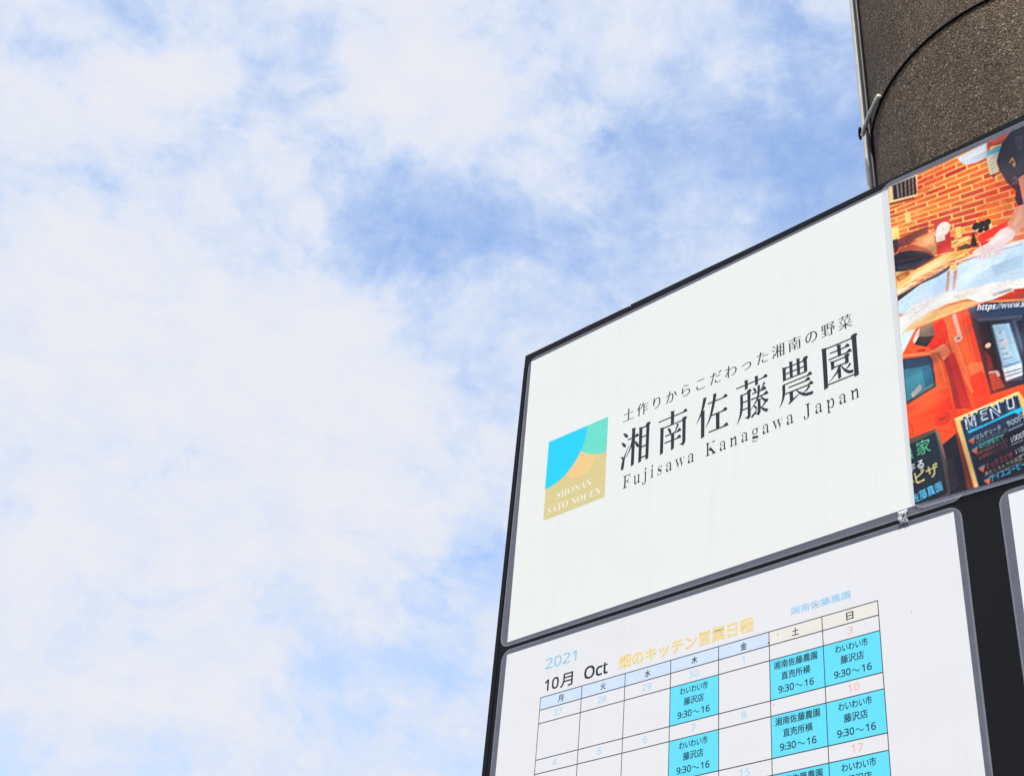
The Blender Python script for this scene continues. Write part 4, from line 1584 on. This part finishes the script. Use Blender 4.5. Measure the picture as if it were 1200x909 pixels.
# cab window
art.add((240, 96, 46), [(7.828, -4.431), (8.475, -4.198), (8.543, -3.941), (8.582, -3.200), (8.582, -2.985), (7.788, -3.313)])
art.line((255, 150, 96), [(7.831, -4.407), (8.310, -4.234), (8.450, -4.187)], .035)
art.add((45, 58, 80), [(7.819, -4.333), (8.305, -4.186), (8.347, -4.071), (8.354, -3.530), (7.812, -3.389)])
art.add((60, 132, 147), [(7.815, -4.114), (8.299, -4.001), (8.329, -3.560), (7.812, -3.443)])
art.add((44, 98, 128), [(8.143, -4.010), (8.297, -3.982), (8.324, -3.603), (8.174, -3.586)])
art.add((52, 64, 90), [(7.818, -4.317), (8.304, -4.173), (8.334, -4.035), (8.300, -4.009), (7.816, -4.122)])
art.add((172, 166, 166), [(7.903, -3.561), (8.094, -3.702), (8.117, -3.584), (7.936, -3.480)])
art.line((186, 56, 32), [(8.334, -4.229), (8.471, -4.161), (8.539, -3.902), (8.582, -3.200), (8.593, -2.980)], .014)
art.add((252, 62, 32), [(7.817, -3.360), (8.354, -3.482), (8.562, -3.447), (8.582, -2.985), (7.789, -3.052)])
art.oval((226, 60, 40), [(8.409, -2.860)][0], .145, .14)
art.line((140, 40, 36), [(8.345, -2.864), (8.473, -2.856)], .035)
art.line((190, 44, 36), [(7.808, -2.998), (7.861, -2.945), (7.882, -2.851), (7.859, -2.765), (7.820, -2.748)], .02)
art.line((200, 44, 36), [(8.318, -2.661), (8.555, -2.536)], .012)
art.line((255, 176, 130), [(8.405, -4.169), (8.475, -3.972), (8.528, -3.568)], .012, .7)
art.line((255, 170, 120), [(8.993, -4.593), (9.056, -3.927), (9.095, -3.480)], .012, .5)
art.line((150, 40, 30), [(9.076, -4.807), (9.182, -3.829), (9.259, -2.978)], .016, .8)
art.line((255, 160, 110), [(7.838, -3.325), (8.351, -3.457), (8.560, -3.434)], .02, .5)
art.line((60, 30, 34), [(7.819, -4.333), (8.305, -4.186), (8.347, -4.071), (8.354, -3.530), (7.812, -3.389)], .012, .8)
# serving hatch
art.add((38, 41, 54), [(9.096, -4.670), (9.961, -4.291), (12.200, -3.862), (11.962, -2.601), (9.778, -2.954), (9.259, -2.983), (9.173, -3.847)])
art.add((43, 61, 86), [(9.072, -4.831), (9.392, -4.804), (9.993, -4.528), (12.227, -4.004), (12.196, -3.838), (9.957, -4.265), (9.199, -4.555), (9.117, -4.611)])
art.add((72, 80, 98), [(9.199, -4.555), (9.957, -4.265), (9.949, -4.209), (9.215, -4.486)])
art.add((24, 26, 34), [(9.193, -4.497), (9.413, -4.405), (9.447, -3.066), (9.315, -3.071), (9.230, -3.848)])
art.add((108, 38, 40), [(9.250, -3.860), (9.342, -3.684), (9.357, -3.444), (9.271, -3.437)])
art.add((172, 76, 56), [(9.268, -3.360), (9.408, -3.369), (9.490, -3.029), (9.299, -3.034)])
for i in range(4):
    art.line((110, 44, 40), [(9.283, -3.266), (9.438, -3.256)] if i == 0 else [(9.290, -3.198), (9.462, -3.183)] if i == 1 else [(9.295, -3.131), (9.475, -3.115)] if i == 2 else [(9.297, -3.073), (9.485, -3.055)], .012)
art.line((226, 214, 206), [(9.267, -3.405), (9.408, -3.374), (9.428, -3.268)], .05)
art.oval((252, 236, 190), [(9.323, -3.935)][0], .05, .05)
art.add((70, 84, 108), [(9.414, -4.321), (9.741, -4.219), (9.834, -3.362), (9.791, -3.045), (9.522, -3.105)])
art.add((167, 207, 227), [(9.446, -4.303), (9.717, -4.206), (9.816, -3.371), (9.807, -3.167), (9.533, -3.137)])
art.add((200, 226, 238), [(9.493, -4.133), (9.624, -4.098), (9.684, -3.535), (9.546, -3.492)])
art.add((120, 160, 184), [(9.494, -3.436), (9.821, -3.408), (9.819, -3.364), (9.498, -3.376)])
for i in range(5):
    art.line((104, 146, 172), [(9.511, -4.097), (9.578, -4.092)] if i == 0 else [(9.513, -3.933), (9.603, -3.932)] if i == 1 else [(9.515, -3.771), (9.591, -3.758)] if i == 2 else [(9.523, -3.661), (9.631, -3.638)] if i == 3 else [(9.521, -3.556), (9.684, -3.535)], .025)
art.oval((240, 220, 210), [(9.611, -3.861)][0], .06, .06)
art.add((222, 232, 237), [(9.505, -3.386), (9.815, -3.366), (9.807, -3.167), (9.802, -3.130), (9.531, -3.125)])
art.line((90, 100, 116), [(9.514, -3.283), (9.811, -3.256)], .02)
art.line((90, 100, 116), [(9.521, -3.215), (9.811, -3.191)], .02)
art.add((64, 74, 98), [(9.767, -4.248), (9.948, -4.201), (9.854, -3.510), (9.814, -3.847)])
art.add((30, 33, 44), [(9.839, -4.200), (9.945, -4.176), (9.881, -3.709)])
art.text((240, 244, 248), msans('https://www.s', True), [(9.210, -4.684)][0], [(9.986, -4.382)][0], 0.161, .012, .012)


for cen, ra, rb, al, c in (([(8.897, -4.164)][0], .25, .9, .35, (255, 140, 84)), ([(9.162, -4.042)][0], .25, .7, .25, (226, 54, 30)), ([(8.903, -4.636)][0], .35, .3, .30, (226, 66, 34)), ([(8.223, -4.085)][0], .6, .14, .35, (30, 40, 62)),
                           ([(8.081, -3.872)][0], .35, .3, .30, (110, 176, 186)), ([(8.223, -3.351)][0], .45, .22, .45, (255, 140, 70)), ([(8.541, -3.697)][0], .12, .4, .35, (232, 80, 40)), ([(9.200, -3.224)][0], .3, .5, .35, (240, 60, 34)),
                           ([(9.485, -3.892)][0], .35, .6, .20, (20, 22, 32)), ([(9.717, -3.785)][0], .25, .5, .30, (196, 226, 242)), ([(8.751, -3.686)][0], .12, .6, .4, (160, 34, 36)), ([(8.119, -2.930)][0], .8, .25, .35, (255, 70, 34)),
                           ([(7.998, -3.171)][0], .5, .14, .4, (255, 128, 66)), ([(9.087, -2.878)][0], .7, .3, .30, (255, 92, 50)), ([(8.598, -2.924)][0], .15, .5, .35, (190, 40, 34)), ([(8.288, -4.759)][0], .15, .2, .35, (150, 126, 112)),
                           ([(9.681, -4.538)][0], .9, .10, .3, (62, 84, 112))):
    art.glow(c, cen, ra, rb, al, -.2)

art.oval((34, 34, 38), (12.6, -1.75), .55, .6)
art.oval((150, 150, 152), (12.6, -1.75), .28, .32)

# -- the floury dough board that parts the two pictures
art = Art()
art.add((240, 176, 106), [(7.826, -4.873), (8.167, -5.047), (8.445, -5.107), (8.810, -5.101), (9.098, -5.059), (9.366, -4.876), (9.263, -4.851), (8.926, -4.846), (8.543, -4.860), (8.175, -4.864), (7.977, -4.872)])
art.add((206, 112, 60), [(8.391, -5.055), (8.760, -5.083), (9.068, -5.045), (9.265, -4.912), (9.039, -5.002), (8.708, -5.045)])
art.add((252, 206, 140), [(8.304, -4.923), (8.742, -4.913), (9.074, -4.893), (8.881, -4.868), (8.496, -4.883)])
art.add((240, 235, 228), [(7.821, -4.875), (7.827, -5.235), (8.044, -5.342), (8.226, -5.406), (8.522, -5.376), (9.067, -5.248), (9.528, -5.152), (10.057, -4.994), (11.632, -4.584), (11.585, -4.312), (9.913, -4.836), (9.531, -4.803), (9.304, -4.847), (9.096, -5.040), (8.762, -5.105), (8.397, -5.110), (8.167, -5.047), (7.934, -4.950)])
art.line((196, 186, 176), [(7.832, -5.233), (8.090, -5.290), (8.414, -5.292)], .014)
art.line((170, 160, 152), [(8.130, -5.182), (8.284, -5.224), (8.387, -5.261)], .02)
art.add((216, 216, 216), [(8.471, -5.366), (8.689, -5.331), (8.753, -5.248), (8.538, -5.289)])
art.add((196, 186, 176), [(9.502, -4.936), (9.798, -4.914), (9.925, -4.841), (9.722, -4.854), (9.538, -4.856)])
art.add((150, 146, 142), [(9.612, -4.895), (9.816, -4.877), (9.868, -4.842), (9.676, -4.854)])
art.add((226, 224, 220), [(8.823, -5.219), (9.427, -5.088), (9.275, -4.993), (8.954, -5.096)])


for cen, ra, rb, al, c in (([(8.580, -5.224)][0], .9, .16, .45, (252, 248, 242)), ([(8.144, -5.059)][0], .5, .14, .4, (222, 212, 200)), ([(9.505, -4.963)][0], .8, .12, .35, (206, 200, 194)), ([(8.674, -4.960)][0], .7, .10, .4, (250, 196, 128))):
    art.glow(c, cen, ra, rb, al, -.35)

# -- chalkboards in front of the truck
art = Art()
art.add((40, 38, 48), [(8.314, -2.353), (8.606, -2.492), (8.638, -2.047), (8.784, -1.232), (8.260, -1.299)])
art.add((60, 52, 62), [(8.337, -2.041), (8.504, -2.068), (8.555, -1.545), (8.372, -1.464)])
art.add((96, 76, 70), [(7.796, -2.704), (8.273, -2.717), (8.324, -2.581), (8.391, -2.081), (8.394, -1.427), (7.777, -1.408)])
art.add((140, 112, 100), [(8.273, -2.717), (8.324, -2.581), (8.391, -2.081), (8.362, -2.122), (8.287, -2.580), (8.253, -2.681)])
art.add((38, 48, 55), [(7.795, -2.592), (8.255, -2.649), (8.314, -2.140), (8.353, -1.470), (7.774, -1.379)])
art.text((92, 206, 152), '農', [(7.648, -2.299)][0], [(7.849, -2.316)][0], 0.248, .012, .012)
art.text((92, 206, 152), '家', [(7.907, -2.319)][0], [(8.155, -2.323)][0], 0.279, .004, .004, .8)
art.text((238, 238, 236), '作', [(7.696, -2.066)][0], [(7.855, -2.074)][0], 0.161, .02, .02)
art.text((238, 238, 236), 'る', [(7.884, -2.073)][0], [(8.007, -2.073)][0], 0.161, .02, .02)
art.text((226, 204, 130), 'ト', [(7.700, -1.792)][0], [(7.830, -1.805)][0], 0.186, .015, .015)
art.text((226, 204, 130), 'ピザ', [(7.847, -1.799)][0], [(8.263, -1.852)][0], 0.248, .015, .015)
art.text((96, 198, 240), '佐藤農園', [(7.750, -1.476)][0], [(8.286, -1.547)][0], 0.186, .016, .016)

art = Art()
art.add((140, 60, 45), [(8.605, -2.532), (8.659, -2.433), (8.807, -1.425), (8.734, -1.249), (8.672, -1.444)])
art.add((247, 200, 116), [(8.604, -2.780), (9.702, -2.857), (9.776, -2.667), (9.940, -0.991), (8.858, -0.979), (8.785, -1.418)])
art.add((252, 222, 150), [(8.614, -2.773), (9.696, -2.851), (9.707, -2.815), (8.632, -2.735)])
art.oval((160, 110, 60), [(8.855, -2.756)][0], .02, .02, 8)
art.add((44, 62, 86), [(8.699, -2.692), (9.674, -2.786), (9.835, -1.028), (8.901, -1.077)])
art.add((40, 38, 49), [(8.829, -2.065), (9.104, -2.138), (9.425, -2.185), (9.739, -2.215), (9.835, -1.028), (8.901, -1.077)])
art.add((30, 30, 38), [(9.315, -2.145), (9.528, -2.180), (9.669, -2.154), (9.654, -2.041), (9.404, -2.021)])
art.add((44, 202, 250), [(8.788, -2.462), (9.038, -2.472), (9.308, -2.503), (9.577, -2.546), (9.723, -2.552), (9.721, -2.492), (9.652, -2.430), (9.583, -2.494), (9.169, -2.450), (8.815, -2.409)])
for i, (L0, L1, Lt) in enumerate((([(8.761, -2.485)][0], [(8.982, -2.495)][0], 'M'), ([(9.011, -2.514)][0], [(9.164, -2.522)][0], 'E'), ([(9.190, -2.512)][0], [(9.404, -2.531)][0], 'N'), ([(9.463, -2.538)][0], [(9.634, -2.543)][0], 'U'))):
    art.text((236, 242, 248), msans(Lt, True), L0, L1, .27, .012, .020)
    art.text((44, 62, 86), msans(Lt, True), L0, L1, .262, -.026, -.020)
art.text((206, 198, 168), 'マルゲリータ', [(8.918, -2.234)][0], [(9.345, -2.277)][0], 0.105, .018, .018)
art.text((196, 202, 212), '900円', [(9.449, -2.271)][0], [(9.752, -2.305)][0], 0.124, .01, .01)
art.line((236, 238, 240), [(9.449, -2.211), (9.691, -2.240)], .014)
art.text((150, 130, 100), 'トマトソースとチーズ', [(8.916, -2.166)][0], [(9.428, -2.205)][0], 0.068, .018, .018)
art.line((190, 190, 196), [(8.958, -2.141), (9.371, -2.168)], .010)
art.text((76, 180, 150), '旬の野菜ピザ', [(8.950, -2.054)][0], [(9.366, -2.095)][0], 0.105, .018, .018)
art.text((236, 238, 240), '1000円', [(9.475, -1.970)][0], [(9.760, -1.999)][0], 0.124, .01, .01)
art.line((236, 238, 240), [(9.458, -1.941), (9.653, -1.959)], .014)
art.text((158, 84, 72), '季節の野菜をたっぷり', [(8.895, -1.950)][0], [(9.416, -2.016)][0], 0.081, .018, .018)
art.text((160, 66, 60), '自家製のソースで', [(8.933, -1.861)][0], [(9.403, -1.918)][0], 0.081, .018, .018)
art.text((180, 66, 54), 'ミックスピザ', [(9.028, -1.649)][0], [(9.465, -1.704)][0], 0.124, .018, .018)
art.text((200, 202, 212), '1100円', [(9.520, -1.736)][0], [(9.779, -1.773)][0], 0.112, .01, .01)
art.line((236, 238, 240), [(9.530, -1.691), (9.670, -1.714)], .014)
art.text((168, 150, 122), '具だくさんで大満足', [(8.984, -1.541)][0], [(9.607, -1.622)][0], 0.081, .018, .018)
art.line((190, 190, 196), [(9.055, -1.524), (9.592, -1.584)], .010)
art.text((80, 190, 236), 'アイスコーヒー', [(9.072, -1.410)][0], [(9.638, -1.481)][0], 0.118, .018, .018)
for cen in ([(8.856, -2.250)][0], [(8.881, -2.051)][0], [(8.954, -1.686)][0], [(9.018, -1.441)][0]):
    art.add((214, 98, 66), [(cen[0] - .06, cen[1] - .02), (cen[0] + .05, cen[1] - .05), (cen[0] + .01, cen[1] + .06)])
    art.line((100, 180, 200), [(cen[0] - .055, cen[1] - .03), (cen[0] + .05, cen[1] - .06)], .025)
for cen, ra, rb, al, c in (([(9.226, -1.854)][0], .8, .5, .25, (24, 26, 36)), ([(9.085, -2.417)][0], .6, .3, .2, (60, 90, 120)), ([(8.053, -1.965)][0], .5, .5, .15, (60, 74, 84)), ([(8.528, -1.790)][0], .3, .6, .4, (26, 24, 32))):
    art.glow(c, cen, ra, rb, al, 0.0)

print_picture(poster, yt + 0.00004)


# ------------------------------------------------------------------ torn scrap of clear tape between the sheets
tape_m = film_mat('crumpled_clear_tape', 0.62, (0.85, 0.86, 0.88))
rt = random.Random(3)
tv, tf = [], []
NA, NB_ = 9, 11
for i in range(NA):
    for j in range(NB_):
        a = 7.50 + .15 * i / (NA - 1) + rt.uniform(-.012, .012)
        b = -1.42 + .23 * j / (NB_ - 1) + rt.uniform(-.010, .010)
        if i in (0, NA - 1):
            b += rt.uniform(-.015, .015)
        yy = 0.0014 + 0.0018 * rt.random() + 0.0016 * math.sin(math.pi * j / (NB_ - 1))
        tv.append(W(a, b, yy))
for i in range(NA - 1):
    for j in range(NB_ - 1):
        if (i, j) in ((4, 5), (5, 5), (5, 4), (6, 4), (6, 5), (7, 4)):
            continue
        q = [i * NB_ + j, i * NB_ + j + 1, (i + 1) * NB_ + j + 1, (i + 1) * NB_ + j]
        tf.append(q)
scrap = obj('tape_scrap', tv, tf, tape_m, loc=W(7.57, -1.31, 0.001))
scrap['label'] = 'small crumpled scrap of clear tape between farm sign and calendar'
scrap['category'] = 'tape'
md = scrap.modifiers.new('thickness', 'SOLIDIFY')
md.thickness = 0.0002
